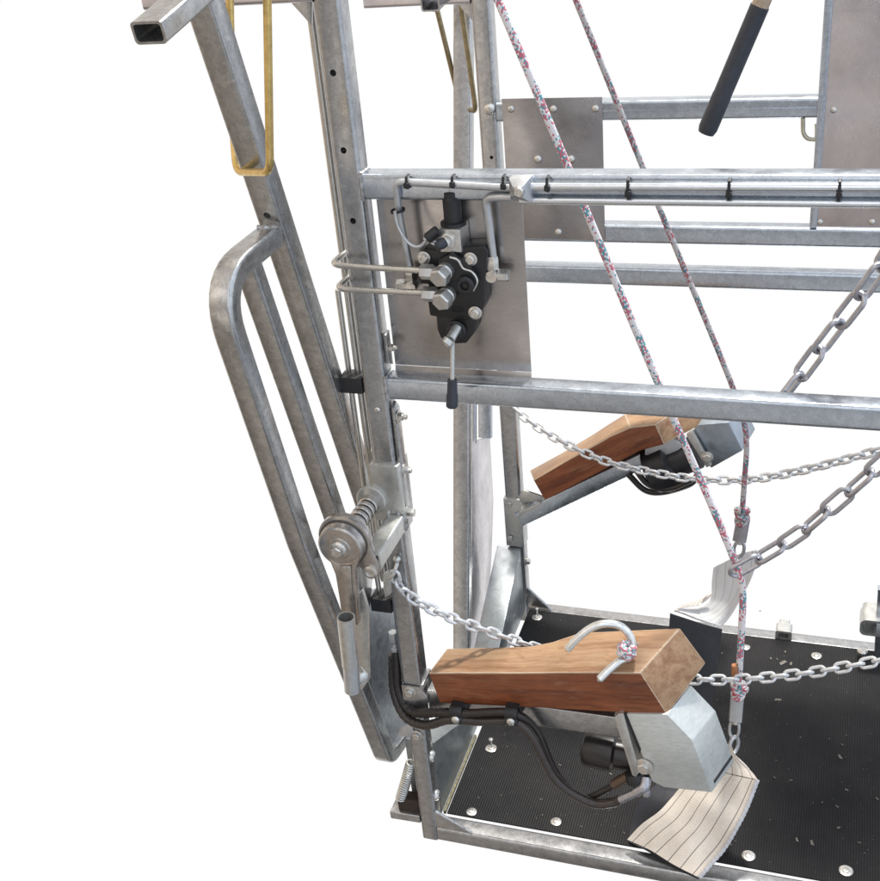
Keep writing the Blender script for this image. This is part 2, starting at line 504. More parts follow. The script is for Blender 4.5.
cut(pf, [(at(491.5, 157.5, W), (0, 1, 0), .006, .05)])
RX = 1.75
seg('upper_rail', (TW, T2, Zr1+T2), (RX, T2, Zr1+T2), TW, TW, (0, 0, 1), STEELB)
seg('lower_rail', (TW, T2, Zr2+T2), (RX, T2, Zr2+T2), TW, TW, (0, 0, 1), STEELB)
w_ = MB()
for z in (Zr1, Zr2):
    w_.weld([(TW+.002, .0, z), (TW+.002, -.0, z+TW)], .0055); w_.weld([(TW+.002, .0, z+TW), (TW+.002, .05, z+TW)], .005)
islands('weld_seam', w_, WELD, fr)
# far rails
for zb, mat in ((1.9742, STEELB), (1.5803, STEELB), (1.4344, STEELB)):
    seg('far_rail', (TW, W+T2, zb+T2), (RX+.3 if zb < 1.9 else 1.05, W+T2, zb+T2), TW, TW, (0, 0, 1), mat)
# groove of the top far rail (lipped channel): a thin raised lip
part('rail_lip', MB().box((.4, W-.004, 2.003), (1.045, W+.004, 2.0075), .001), STEELB, fr)
# floor frame
seg('floor_rail', (.053, T2, .0275), (RX, T2, .0275), TW, .055, (0, 0, 1), STEEL)
seg('floor_rail', (TW, W+T2, .0275), (RX+.3, W+T2, .0275), TW, .055, (0, 0, 1), STEEL)
# threshold beam across the entrance
tb = MB()
tb.prism([(-.045, .062, .05), (-.045, W-.002, .05), (-.045, W-.002, .352), (-.045, .70, .105), (-.045, .50, .105), (-.045, .062, .352)], (.095, 0, 0), .005)
part('threshold_plate', tb, galv('threshold_steel', base=.40, tint=(.93, .99, 1.0), rough=.40, contrast=.10, spangle=40), fr)
part('threshold_edge', MB().box((.054, .066, .05), (.063, .42, .0655), .002), plain('old_yellow_edge', (.20, .18, .11), .6, .3, .6), fr)
# gussets at the foot of the posts
g = MB(); g.prism([(.050, .004, .12), (.050, .004, .053), (.165, .004, .053)], (0, .012, 0), .001)
islands('gusset', g, STEEL, fr)
g = MB(); g.weld([(.052, .006, .122), (.167, .006, .056)], .0045); part('weld_seam', g, WELD, fr)
g = MB(); g.prism([(.06, W+.01, .155), (.06, W+.01, .053), (.16, W+.01, .053)], (0, .012, 0), .001)
islands('gusset', g, STEEL, fr)
g = MB(); g.prism([at(311, 25, .02), at(311, -20, .02), at(283, -6, .02)], (0, .012, 0), .001)
g.prism([at(475.5, 24, W+.02), at(475, -20, W+.02), at(450, -4, W+.02)], (0, .012, 0), .001)
islands('gusset', g, STEEL, fr)
# head beams going out in front of the posts (just at the top edge of the view)
z0 = at(270, 3, T2).z
seg('head_beam', (-.002, T2, z0+T2), (-.42, T2, z0+T2), TW, TW, (0, 0, 1), PANEL)
z0 = at(465, 3, W+T2).z
seg('head_beam', (-.002, W+T2, z0+T2), (-.35, W+T2, z0+T2), TW, TW, (0, 0, 1), PANEL)
# lugs and bolts on the near post
lug = MB()
for y in (757, 795):
    p = at(437, y, .03); lug.dome((.053, .03, p.z), (1, 0, 0), .017, .012)
islands('lug', lug, BOLT, fr)
# flat strap on the post side with its bolts
st = MB()
st.prism([(.064, .012, 1.17), (.064, .05, 1.17), (.064, .05, 1.52), (.064, .03, 1.545), (.064, .012, 1.53)], (.008, 0, 0), .001)
part('side_strap', st, STEEL, fr)
b = MB()
b.bolt((.073, .03, 1.5), (1, 0, 0), .012, .01, True, .012)
b.bolt((.073, .03, at(413, 471, .03).z), (1, 0, 0), .011, .01, True, .008)
islands('bolt', b, BOLT, fr)
tb = MB(); p = at(394, 347, .03)
tb.prism([(.064, .02, p.z-.04), (.064, .045, p.z-.055), (.064, .045, p.z+.04), (.064, .02, p.z+.035)], (.006, 0, 0), .001)
part('side_tab', tb, STEEL, fr)
part('bolt', MB().bolt((.07, .026, p.z), (1, 0, 0), .010, .01, True, .012), BOLT, fr)
part('rivet', MB().dome(at(377.5, 410, -.001), (0, -1, 0), .008, .004), BOLT, fr)
# dark seam strip on the left of the near post (cylinder guide)
part('guide_strip', MB().box((-.007, .018, .62), (-.0015, .05, 2.9), .001), STEEL, fr)

# plates bolted on
vp = MB()
x0, x1 = at(378, 215, .05).x, at(529, 330, .05).x
zt, zb = 2.115, at(530, 372, .05).z
vp.loft([(x0, .05, zb), (x1, .05, zb), (x1, .05, zt), (x0, .05, zt)], [(x0, .0535, zb), (x1, .0535, zb), (x1, .0535, zt), (x0, .0535, zt)], .0008)
vp.loft([(x0, .05, zb-.001), (x1, .05, zb-.001), (x1, .044, zb-.030), (x0, .044, zb-.030)], [(x0, .053, zb-.002), (x1, .053, zb-.002), (x1, .047, zb-.031), (x0, .047, zb-.031)], .0008)
part('valve_plate', vp, PLATE, fr)
fp = MB()
a, b_ = at(501.5, 99, W-.006), at(605, 240, W-.006)
fp.box((a.x, W-.006, b_.z), (b_.x, W-.002, a.z), .001)
part('far_plate', fp, FPLATE, fr)
b = MB()
for x, y in ((511, 109), (553.5, 109), (595.5, 108.5), (558.5, 232)): b.dome(at(x, y, W-.006), (0, -1, 0), .0115, .008)
for x, y in ((538, 159), (571, 159)): b.dome(at(x, y, W-.006), (0, -1, 0), .0135, .011)
b.dome(at(489.5, 109, W), (0, -1, 0), .019, .012)
islands('bolt', b, BOLT, fr)
# far side panel at the right
sp = MB()
xl, xr = 1.036, 1.95
zb2 = at(830, 227, W-.01).z
sp.box((xl+.015, W-.008, zb2), (xr, W-.003, 2.9), .001)
part('side_panel', sp, PANEL, fr)
part('panel_edge', MB().box((xl-.006, W-.014, zb2), (xl+.016, W+.03, 2.9), .003), STEELB, fr)
part('panel_seam', MB().box((xl+.02, W-.0095, at(850, 10, W).z-.003), (xr, W-.0075, at(850, 10, W).z+.001), .0005), PANEL, fr)
b = MB(); 
for x, y in ((833.5, 110), (820, 222), (872, 222)): b.dome(at(x, y, W-.008), (0, -1, 0), .009, .006)
islands('bolt', b, BOLT, fr)
hk = MB().tube(ease([at(803, 118, W+.01), at(803, 133, W+.01), at(807, 139, W+.01), at(817, 140, W+.01), at(817, 124, W+.01)], .012), .0065)
part('latch_loop', hk, plain('pale_zinc_wire', (.55, .52, .42), .34, .9, .2), fr)
# stubs behind the floor frame
c = at(783.5, 636, W+.0)
part('stub_tube', MB().rhs(c+V((0, .0, .0)), c+V((0, .05, .0)), .058, .042, (0, 0, 1), .008, (1, 0), wall=.010), ZINC, fr)
# right hand latch post at the edge of the view
lp = MB().rhs((1.365, W-.03, .06), (1.352, W-.03, .36), .03, .03, (1, 0, 0), .004)
part('latch_post', lp, STEELB, fr)
e = at(878, 624, W-.06)
part('stub_tube', MB().rhs(e+V((0, -.03, 0)), e+V((.0, .05, 0)), .12, .066, (0, 0, 1), .02, (1, 0), wall=.008), ZINC, fr)
part('bolt', MB().lathe((1.31, W-.03, .056), (0, 0, 1), [(.018, 0), (.018, .02), (.012, .026)], 14), BOLT, fr)

# ------------------------------------------------------------------ floor mat
mt = thing('rubber_mat', 'black ribbed rubber mat covering the floor of the galvanised frame', 'mat', (.07, .06, .055))
m = MB(); m.box((.068, .062, .0565), (RX, W-.002, .0625), .002)
part('mat_sheet', m, RUBBER, mt)
for x, y, k in ((471.5, 811.5, 1.1), (556, 821.5, 1.1), (491, 748, 1.25), (748.5, 855.5, 1.3), (846, 870.5, 1.3), (537, 617, 1.3), (816.5, 655.5, 1.2), (746, 647, 1.0), (640, 866, 0)):
    if not k: continue
    p = at(x, y, .0645, 2); r = .0155*k
    b = MB().lathe(p-V((0, 0, .0015)), (0, 0, 1), [(r, 0), (r, .0015), (r*.8, .003), (r*.55, .0032), (r*.5, .006), (r*.3, .0068), (r*.25, .0045), (0.0005, .0045)], 20)
    part('bolt', b, BOLT, mt)
for x, y in ((491, 742), (537, 611)):
    p = at(x, y, .075, 2); part('stud', MB().lathe(V((p.x, p.y, .062)), (0, 0, 1), [(.005, 0), (.005, .02), (.008, .021), (.008, .026), (.005, .028)], 10), BOLT, mt)
d = MB(); rr = random.Random(3)
def chip(p, L, wd):
    a = rr.random()*PI; u = V((math.cos(a), math.sin(a), 0)); w = V((-u.y, u.x, 0)); h = V((0, 0, .0022))
    q = [p-u*L-w*wd, p+u*L-w*wd*.4, p+u*L*.8+w*wd, p-u*L*.7+w*wd*.7]
    d.prism(q, h)
for i in range(300):
    x = rr.uniform(.1, 1.45); y = rr.uniform(.09, W-.05)
    L = rr.choice((.001, .0012, .0015, .002, .002, .003, .0055)); chip(V((x, y, .0628)), L, L*rr.uniform(.2, .6))
for x, y, L in ((783, 663, .016), (791, 664, .009), (760, 611, .004), (690, 840, .004), (797, 840, .008), (812, 843, .01), (840, 757, .01), (620, 746, .016), (778, 700, .012)):
    chip(at(x, y, .0628, 2), L, L*.5)
tagit(part('straw_debris', d, STRAW), 'pale straw crumbs and grit scattered over the black ribbed mat', 'debris', kind='stuff')

# ------------------------------------------------------------------ head gate wings (plane X = GX, pivoting at the bottom)
GX = -.10
def gp(x, y, gx=GX): return at(x, y, gx, 0)
HX = (1, 0, 0)
gt = thing('head_gate', 'near galvanised gate wing with rounded outer bar, leaning out left of the near post', 'gate', gp(385, 745))
mbar = part('inner_bar', MB().rhs(gp(201, -8), gp(392, 575), .058, .06, HX, .007), GATE, gt)
cut(mbar, [(at(270, 213.5, GX+.03, 0)+V((0, 0, 0)), (-1, 0, 0), .0075, .04)]) if False else None
p = gp(268, 214); bd = (gp(392, 575)-gp(201, -8)).normalized(); nrm = V((0, -bd.z, bd.y)); nrm = nrm if nrm.y < 0 else -nrm
cut(mbar, [(p+nrm*.029, -nrm, .008, .045)])
ob = ease([gp(272, 235), gp(213, 283), gp(300, 541)], .16, 9)[:-1]+ease([gp(300, 541), gp(386, 757), gp(411, 722)], .045, 7)
part('outer_bar', MB().sweep(ob, rrect(.055, .050, .009), HX), GATE, gt)
part('middle_bar', MB().rhs(gp(247, 262), gp(352, 566), .042, .05, HX, .006), GATE, gt)
sheetp = [gp(352, 592), gp(396, 585), gp(407, 726), gp(388, 748), gp(378, 738), gp(345, 640)]
part('foot_plate', MB().prism(sheetp, (.006, 0, 0), .001), galv('gate_plate_steel', base=.54, tint=(.95, 1, 1.05), rough=.32, contrast=.2), gt)
part('top_tube', MB().rhs(gp(148.5, 33), gp(215, -24), .066, .042, (0, 0, 1), .008, (1, 0), wall=.005), GATE, gt)
w_ = MB(); q = gp(283, 226)
w_.weld([gp(265, 225)+V((-.02, 0, -.006)), gp(267, 224)+V((.028, 0, -.006))], .006)
part('weld_seam', w_, WELD, gt)
tr = MB(); tr.prism([gp(352, 560, GX+.02), gp(372, 566, GX+.02), gp(366, 628, GX+.02)], (.006, 0, 0), .001)
part('stiffener', tr, GATE, gt)

gf = thing('head_gate', 'far galvanised gate wing standing just left of the far post', 'gate', gp(466, 640))
part('inner_bar', MB().rhs(gp(464, -10), gp(462.5, 652), .05, .06, HX, .007), STEEL, gf)
sheetf = [gp(470, 442), gp(488.5, 436), gp(492, 500), gp(490, 560), gp(484, 652), gp(468, 652)]
part('foot_plate', MB().prism(sheetf, (.006, 0, 0), .001), PANEL, gf)
part('guide_rod', MB().tube([gp(474.5, 330), gp(474.5, 443)], .009), STEELB, gf)
part('middle_bar', MB().rhs(gp(485, 250), gp(485.5, 437), .032, .05, HX, .006), STEELB, gf)
part('top_tube', MB().rhs(gp(430, 4), gp(442, -8), .06, .045, (0, 0, 1), .008, (1, 0)), STEEL, gf)

# gold wire loops hanging around the gate bars
OLDGOLD = plain('dull_yellow_zinc', (.36, .29, .17), .36, .9, .3)
def loop(label, pts, r, mat=GOLD):
    o = thing('latch_loop', label, 'wire loop', pts[2])
    part('wire', MB().tube(ease(pts, .03, 6), r, 12), mat, o); return o
Yb = gp(250, 172).y
loop('gold wire loop hanging around the near gate wing, left of the near post',
     [at(229.5, -14, Yb+.12), at(233, 130, Yb+.09), at(236.5, 172, Yb+.03)+V((0, 0, 0)), at(270, 172.5, Yb-.075), at(267, -14, Yb-.075)], .0085)
loop('darker gold wire loop hanging around the far gate wing',
     [at(432, 9, W+.16), at(437, 9.5, W+.16), at(461, 108, W+.25), at(476, 111, W+.08), at(459, -8, W+.08)], .0085, OLDGOLD)

# ------------------------------------------------------------------ hydraulic valve
C6 = lambda x, y: (370+x/4.889, 170+y/4.889)
def v6(x, y, Y): return at(*C6(x, y), Y)
hv = thing('hydraulic_valve', 'black cast hydraulic valve block bolted to the steel plate, with silver fittings', 'valve', v6(420, 560, .05))
def poly6(pts, Y): return [v6(x, y, Y) for x, y in pts]
b = MB()
b.prism(poly6([(238, 410), (262, 385), (330, 392), (470, 378), (556, 372), (574, 400), (570, 470), (556, 560), (560, 655), (540, 700), (515, 728), (470, 735), (330, 720), (292, 712), (282, 640), (285, 560), (246, 556)], -.012), (0, .06, 0), .004)
b.prism(poly6([(322, 700), (520, 700), (508, 800), (470, 848), (400, 852), (345, 822), (328, 780)], -.004), (0, .05, 0), .005)
b.prism(poly6([(330, 440), (400, 405), (470, 450), (520, 520), (522, 575), (480, 610), (420, 600), (345, 560)], -.03), (0, .03, 0), .005)
part('valve_body', b, BLACK, hv)
part('port_boss', MB().lathe(v6(472, 556, -.03), (0, -1, .0), [(.021, 0), (.021, .012), (.017, .016), (.011, .016), (.010, .008), (.006, .008), (.0058, .012), (.001, .012)], 22), BLACKP, hv)
fl = MB(); fl.sweep(spline([v6(390, 425, -.033), v6(430, 440, -.033), v6(455, 480, -.033), v6(500, 500, -.033), v6(524, 545, -.033), v6(505, 590, -.033)], 5), circ(.0028, 8), None, fixed=False)
part('flange_edge', fl, BOLT, hv)
for x, y in ((355, 508), (366, 622)):
    c = v6(x+14, y-16, -.03)
    o = MB(); o.lathe(c, (0, -1, 0), [(.021, 0), (.021, .018), (.018, .022)], 20); o.hexa(c+V((0, -.018, 0)), (-.22, -1, -.18), .0235, .028, (0.3, 0, 1))
    part('hex_plug', o, ALU, hv)
for x, y in ((278, 500), (290, 608)):
    c = v6(x-30, y-3, -.04); o = MB(); o.hexa(c, (1, 0, 0), .018, .034, (0, .25, 1)); o.lathe(c+V((.034, 0, 0)), (1, 0, 0), [(.013, 0), (.013, .02)], 14)
    part('hex_nut', o, ALU, hv)
for x, y, k in ((264, 430, 1), (492, 435, 1), (515, 697, 1)):
    c = v6(x, y, -.014); o = MB(); o.lathe(c, (0, -1, 0), [(.0165, 0), (.0165, .003), (.014, .004)], 20); o.lathe(c+V((0, -.003, 0)), (0, -1, 0), [(.011, 0), (.011, .008), (.009, .010), (.006, .010), (.0055, .006), (.001, .006)], 16)
    part('bolt', o, BOLT, hv)
o = MB(); pc = v6(428, 684, -.0125)
o.tube([pc+V((.016*math.cos(t), -.0005, .006*math.sin(t))) for t in [i*PI/12 for i in range(24)]], .0009, 6, closed=True)
o.tube([pc+V((-.010, -.0005, 0)), pc+V((.010, -.0005, 0))], .0009, 6)
part('cast_mark', o, BLACKP, hv)
# solenoid on the top
c0 = v6(335, 290, -.022); c1 = v6(440, 395, -.022)
part('solenoid_block', MB().box((c0.x, -.022, c1.z-.004), (c1.x+.004, .045, c0.z), .002), ALU, hv)
c = (c0.x+c1.x)/2; zt = c0.z
cyl = MB().lathe((c+.002, .012, zt), (0, 0, 1), [(.030, 0), (.030, .008), (.021, .010), (.021, .062), (.018, .066), (.018, .078), (.012, .08)], 24)
part('solenoid_coil', cyl, BLACKP, hv)
q = v6(378, 348, -.022)
o = MB(); o.hexa(q, (0, -1, 0), .021, .010); o.lathe(q+V((0, -.01, 0)), (0, -1, 0), [(.013, 0), (.013, .012), (.010, .014), (.010, .022)], 16)
part('hex_nut', o, BOLT, hv)
q = v6(365, 352, -.05)
part('cable_plug', MB().lathe(q, (-.5, -.6, -.2), [(.012, 0), (.013, .008), (.010, .022), (.007, .024)], 14), GRIP, hv)
q = v6(300, 318, -.03)
part('cable_plug', MB().lathe(q+V((.018, 0, .012)), (-.8, -.3, -.55), [(.010, 0), (.013, .003), (.013, .03), (.010, .034)], 14), BLACKP, hv)
for pts in ([(290, 312), (300, 340), (340, 355), (362, 352)], [(262, 335), (285, 345), (320, 365), (360, 362)], [(275, 345), (245, 372), (210, 370), (175, 340), (140, 280), (126, 225), (122, 200)]):
    part('cable', MB().tube(spline([v6(x, y, -.035) for x, y in pts], 6), .0042 if len(pts) > 5 else .0032, 8), PIPEZ, hv)
# banjo fittings either side
def banjo(x, y, Y, flip=1):
    q = v6(x, y, Y); o = MB()
    o.lathe(q+V((0, -.016, 0)), (0, 1, 0), [(.014, 0), (.0155, .004), (.0155, .03)], 18)
    o.hexa(q+V((.013*flip, 0, 0)), (flip, 0, 0), .0155, .026)
    o.hexa(q+V((0, 0, .012)), (0, 0, 1), .0155, .034)
    return part('banjo_fitting', o, BOLT, hv)
banjo(600, 512, .012); banjo(205, 565, .02, -1)
o = MB().tube([v6(545, 515, .012), v6(600, 512, .012)], .012); part('stub', o, BLACK, hv)
# lever with grip
ey = v6(412, 800, -.02)
o = MB(); o.lathe(v6(425, 780, -.004), (-.1, -1, -.1), [(.026, 0), (.026, .006), (.021, .01), (.021, .018), (.016, .022)], 22)
part('spool_boss', o, BLACKP, hv)
o = MB(); o.tube([v6(425, 770, -.025), v6(392, 828, -.06)], .0115, 14); o.lathe(v6(388, 832, -.06), (-.5, -.6, -.6), [(.015, 0), (.015, .012), (.010, .014), (.006, .009)], 16)
part('lever_eye', o, ZINC, hv)
C7 = lambda x, y: (380+x/5.5, 300+y/5.5)
p0 = v6(403, 840, -.06); p1 = at(*C7(398, 436), -.075); p2 = at(*C7(396, 590), -.082)
part('lever_rod', MB().tube([p0, p1], .0058, 12), ZINC, hv)
L = (p2-p1).length
part('lever_grip', MB().lathe(p1, p2-p1, [(.0105, 0), (.0115, .004), (.0125, L*.5), (.0140, L*.56), (.0145, L*.95), (.012, L)], 20), GRIP, hv)

# ------------------------------------------------------------------ hydraulic pipework
pw = thing('hydraulic_pipework', 'bent silver hydraulic pipes clipped along the upper rail and around the valve', 'pipes', at(520, 190, -.02))
def pipe(pts, r=.0065, bend=.03, mat=PIPE, n=14): return part('pipe', MB().tube(ease(pts, bend, 6), r, n), mat, pw)
# along the upper rail
pipe([v6(198, 480, .008), v6(142, 220, .0), v6(128, 60, -.012), v6(185, 60, -.012), at(520, 188.5, -.012)], .0085, .045, PIPEZ)
pipe([at(520, 187, -.012), V((RX-.02, -.012, at(900, 187, -.012).z))], .0095, .03, PIPEB)
pipe([at(520, 200.5, -.012), V((RX-.02, -.012, at(900, 204.5, -.012).z))], .0085, .03, PIPEB)
pipe([v6(603, 440, .012), v6(580, 250, .004), v6(562, 135, -.004), v6(640, 132, -.01), at(512, 197, -.012)], .0095, .045, PIPEZ)
# to the cylinder: out to the left, round the post and down
for x, y, dx in ((250, 493, 0), (262, 602, 5)):
    p = v6(x, y-2, -.04)
    e1 = at(330+dx, 266+(24 if dx else 0)-1, -.04) ; 
    e2 = at(334+dx, 272+(24 if dx else 0)+0, .0); e3 = V((e1.x+.008, .03+.0*dx, e1.z-.0))
    pipe([p, e1, V((e1.x+.004, .05+.0*dx, e1.z))], .0075, .035)
# vertical pipe pair left of the post with clamps
for k, xx in ((0, -.030), (1, -.056)):
    zt_ = 2.75 if k == 0 else at(338, 290, .045).z
    pipe([V((xx, .047, zt_)), V((xx, .047, 1.02-.05*k)), V((xx+.006, .04, .86))], .0095 if k == 0 else .0075, .03, PIPE)
for y, x in ((383, 354), (603, 388)):
    q = at(x, y, .03); part('pipe_clamp', MB().box((-.072, .012, q.z-.022), (-.009, .066, q.z+.022), .003), BLACKP, pw)
cb = at(519.5, 191, -.02)
c3 = lambda x, y: (480+x/4, y/4)
blk = MB(); fa = [at(*c3(x, y), -.03) for x, y in ((115, 715), (200, 712), (207, 812), (120, 790))]; ctr = at(*c3(155, 768), -.05)
bb_ = [V((p.x, .0, p.z)) for p in fa]
blk.loft([p.lerp(ctr, .55)+V((0, -.01, 0)) for p in fa], fa, .001); blk.loft(fa, bb_, .001)
part('clamp_block', blk, PIPEZ, pw)
part('bolt', MB().lathe(ctr+V((0, .004, 0)), (0, -1, 0), [(.013, 0), (.013, .004), (.009, .010), (.005, .010), (.004, .006), (.001, .006)], 14), BOLT, pw)
def tie(x, y0, y1, Y=-.024):
    a, c = at(x, y0, Y), at(x, y1, Y); o = MB()
    xs = a.x; zc = (a.z+c.z)/2; h = abs(a.z-c.z)/2
    o.sweep([(xs, .0-.001, zc+h), (xs, -.02, zc+h*.9), (xs, -.025, zc), (xs, -.02, zc-h*.9), (xs, -.001, zc-h)], rrect(.0022, .0065, .0008), (0, 0, 1), fixed=False)
    o.box((xs-.006, -.028, zc-h*.75), (xs+.006, -.019, zc-h*.75+.012), .001)
    return part('cable_tie', o, BLACKP, pw)
for x, y0, y1 in ((405.5, 177, 190), (451.5, 177, 189), (502.5, 177, 191), (546.5, 178, 193), (627.5, 180, 199), (729, 181, 200), (840, 182, 200)): tie(x, y0, y1)
o = MB(); q = v6(136, 198, -.006); o.sweep([q+V((.016*math.cos(a), .016*math.sin(a), .002*math.cos(a))) for a in [i*PI/7 for i in range(14)]], rrect(.007, .0025, .001), (0, 0, 1), closed=True)
part('cable_tie', o, BLACKP, pw)

# ------------------------------------------------------------------ hydraulic hoses from the pipes along the near leg rest
hh = thing('hydraulic_hose', 'pair of black spiral wrapped hoses running along the near arm below the wooden block', 'hose', at(395, 640, .03))
def rings(t, L): return 1+.17*abs(math.sin(L*165))
def hose(pts, r=.0125, sc=None, mat=None):
    P = spline(pts, 14)
    return part('hose', MB().tube(P, r, 12, scale=sc), mat or HOSE, hh)
hose([at(396, 652, .03), at(399, 690, .012), at(412, 711, -.02), at(440, 712.5, -.042), at(470, 713, -.055), at(512, 713, -.05), at(536, 730, -.025), at(555, 772, -.03), at(580, 797, -.03), at(604, 790, -.02), at(622, 778, -.015)], .0125, lambda t, L: rings(t, L) if t < .4 else .95)
hose([at(393, 655, .035), at(394, 690, .02), at(405, 716, -.02), at(425, 725, -.042), at(450, 719.5, -.055), at(480, 721, -.052), at(515, 722, -.05), at(533, 738, -.052), at(556, 780, -.055), at(590, 802, -.05), at(612, 802.5, -.05), at(620, 799.5, -.05)], .0125, lambda t, L: rings(t, L) if t < .35 else 1.12, plain('brown_grey_hose', (.040, .031, .026), .26, 0, .25))
for x, y in ((457, 714), (512, 716)):
    o = MB(); a = at(x, y, -.052); 
    for dz in (.013, -.013): o.lathe(a+V((-.018, 0, dz)), (1, 0, .0), [(.0165, 0), (.018, .003), (.018, .033), (.0165, .036)], 18)
    o.box(a+V((-.018, .0, -.03)), a+V((.018, .05, .03)), .003)
    part('hose_clamp', o, BLACKP, hh)
    o = MB().dome(a+V((0, -.017, -.006)), (0, -1, 0), .012, .007); part('bolt', o, BOLT, hh)
o = MB()
q = at(393, 632, .035)
o.hexa(q, (0, 0, -1), .016, .035); o.lathe(q+V((0, 0, -.037)), (0, 0, -1), [(.012, 0), (.012, .012)], 14); o.hexa(q+V((.001, 0, -.05)), (0, 0, -1), .014, .03); o.lathe(q+V((.002, 0, -.08)), (0, 0, -1), [(.0145, 0), (.0145, .05), (.013, .055)], 16)
part('hose_fitting', o, PIPEZ, hh)
o = MB(); o.tube([at(613, 784.5, -.0195), at(628, 776, -.015)], .0145, 14); part('hose_fitting', o, plain('brown_ferrule', (.12, .08, .055), .4, .5), hh)
o = MB(); o.tube([at(617, 801, -.05), at(637, 791.5, -.05)], .0125, 14); o.tube(ease([at(636, 792, -.05), at(645, 787, -.05), at(646, 778, -.03)], .02), .015, 14); o.hexa(at(646, 795, -.05), (0, 0, 1), .012, .02)
part('hose_fitting', o, CHAIND, hh)

# ------------------------------------------------------------------ ratchet jack on the near post
C2 = lambda x, y: (290+x/4.889, 440+y/4.889)
def r2(x, y, Y): return at(*C2(x, y), Y)
rj = thing('ratchet_jack', 'silver ratchet screw jack with round disc head and pipe handle on the near post', 'ratchet', (-.015, 0, 1.26))
zc1, zc0 = at(388, 466, -.012).z, at(395, 522, -.012).z
co = MB(); co.box((-.009, -.012, zc0), (.071, .066, zc1), .003)
part('collar', co, ZINC, rj)
o = MB(); q = at(378, 492, -.012)
o.lathe((-.012, -.012, 1.268), (0, -1, 0), [(.042, 0), (.042, .008), (.036, .011)], 24)
part('collar_flange', o, ZINC, rj)
b = MB(); b.bolt((.071, .03, at(414, 471, .03).z), (1, 0, 0), .012, .01); b.bolt((.071, .02, at(416, 513, .02).z), (1, 0, 0), .012, .018, True)
islands('bolt', b, BOLT, rj)
AX = V((-.015, 0, 1.26))
part('arm_tube', MB().rhs((.051, -.012, 1.203), (.051, -.2, 1.203), .048, .05, (0, 0, 1), .006, (0, 1)), ZINC, rj)
o = MB().weld([(.03, -.012, 1.23), (.072, -.012, 1.23), (.075, -.012, 1.18)], .006); part('weld_seam', o, WELD, rj)
# screw with coarse thread
o = MB()
Yn = lambda y: V((AX.x, y, AX.z))
o.lathe(Yn(-.012), (0, -1, 0), [(.017, 0), (.017, .19)], 18)
part('screw_shaft', o, RATCHD, rj)
o = MB()
for k, (y0, y1) in enumerate(((-.018, -.042), (-.050, -.066), (-.073, -.088), (-.095, -.11), (-.117, -.130))):
    o.lathe(Yn(y0), (0, -1, 0), [(.024, 0), (.027, .003), (.027, abs(y1-y0)-.003), (.024, abs(y1-y0))], 22)
part('screw_sleeve', o, RATCH, rj)
hel = [Yn(-.135-.05*t/60)+V((math.cos(t*.55), 0, math.sin(t*.55)))*.026 for t in range(60)]
part('spring', MB().tube(hel, .004, 8), BLACKP, rj)
# ratchet body and head
o = MB(); A2 = V((AX.x+.002, -.188, AX.z+.006))
def lobes(c, pts): return [V((c.x+x, c.y, c.z+z)) for x, z in pts]
hd = []
for i in range(22):
    a = math.radians(-10+200*i/21); hd.append((.070*math.cos(a), .070*math.sin(a)))
hd += [(-.060, -.035), (-.045, -.058), (.0, -.07), (.035, -.08), (.05, -.105), (.07, -.108), (.085, -.09), (.083, -.06)]
o.prism(lobes(A2, hd), (0, -.022, 0), .003)
part('ratchet_housing', o, RATCH, rj)
o = MB(); o.lathe(V((AX.x, -.2098, AX.z)), (0, -1, 0), [(.062, 0), (.062, .006), (.060, .010), (.059, .024), (.054, .028), (.030, .029), (.028, .031), (.022, .031)], 40)
part('ratchet_disc', o, RATCH, rj)
o = MB(); o.lathe(V((AX.x, -.2095, AX.z)), (0, -1, 0), [(.0655, 0), (.0655, .004), (.060, .0045)], 36); part('seal_ring', o, RATCHD, rj)
o = MB(); o.lathe(V((AX.x, -.2378, AX.z)), (0, -1, 0), [(.021, 0), (.021, .006), (.016, .010)], 22); o.hexa(V((AX.x, -.244, AX.z)), (0, -1, 0), .015, .018)
part('hub_bolt', o, BOLT, rj)
o = MB(); q = V((AX.x+.064, -.2095, AX.z-.082)); o.lathe(q, (0, -1, 0), [(.019, 0), (.019, .005), (.013, .007), (.012, .003), (.001, .003)], 20)
part('pawl_pin', o, BOLT, rj)
# forged handle, flat bar and pipe
hz = lambda x, y, Y=-.2415: r2(x, y, Y)
prof = [(190, 565), (230, 600), (310, 590), (348, 545), (330, 625), (318, 680), (332, 900), (260, 905), (228, 700), (215, 650)]
prof = [(186, 570), (215, 592), (250, 606), (290, 602), (322, 580), (343, 556), (332, 600), (318, 640), (322, 760), (332, 905), (258, 905), (240, 770), (222, 660)]
o = MB(); o.prism([hz(x, y) for x, y in prof], (0, .024, 0), .003)
part('forged_handle', o, RATCH, rj)
o = MB(); o.prism([hz(x, y, -.2425) for x, y in ((243, 612), (300, 612), (303, 700), (318, 890), (272, 890), (252, 700))], (0, -.004, 0), .0018); part('handle_rib', o, RATCH, rj)
def digit2(x0, y0, w, h):   # a raised figure two
    pts = [(0, .25), (.15, .05), (.5, 0), (.85, .08), (1, .28), (.8, .5), (.4, .72), (0, 1), (1, 1)]
    return [r2(x0+px*w, y0+py*h, -.2472) for px, py in pts]
o = MB(); o.tube(digit2(252, 620, 15, 19), .0011, 6); part('embossed_figure', o, ALU, rj)
o = MB(); o.tube(digit2(274, 619, 15, 19), .0011, 6); part('embossed_figure', o, ALU, rj)
fl = MB(); fl.prism([at(x, y, -.20) for x, y in ((362, 590), (368, 610), (369, 680), (362, 690), (357, 688), (354, 600))], (0, .012, 0), .001)
part('handle_bar', fl, ZINC, rj)
t0, t1, t2 = at(346, 617, -.285), at(351, 665, -.285), at(352.5, 690, -.285)
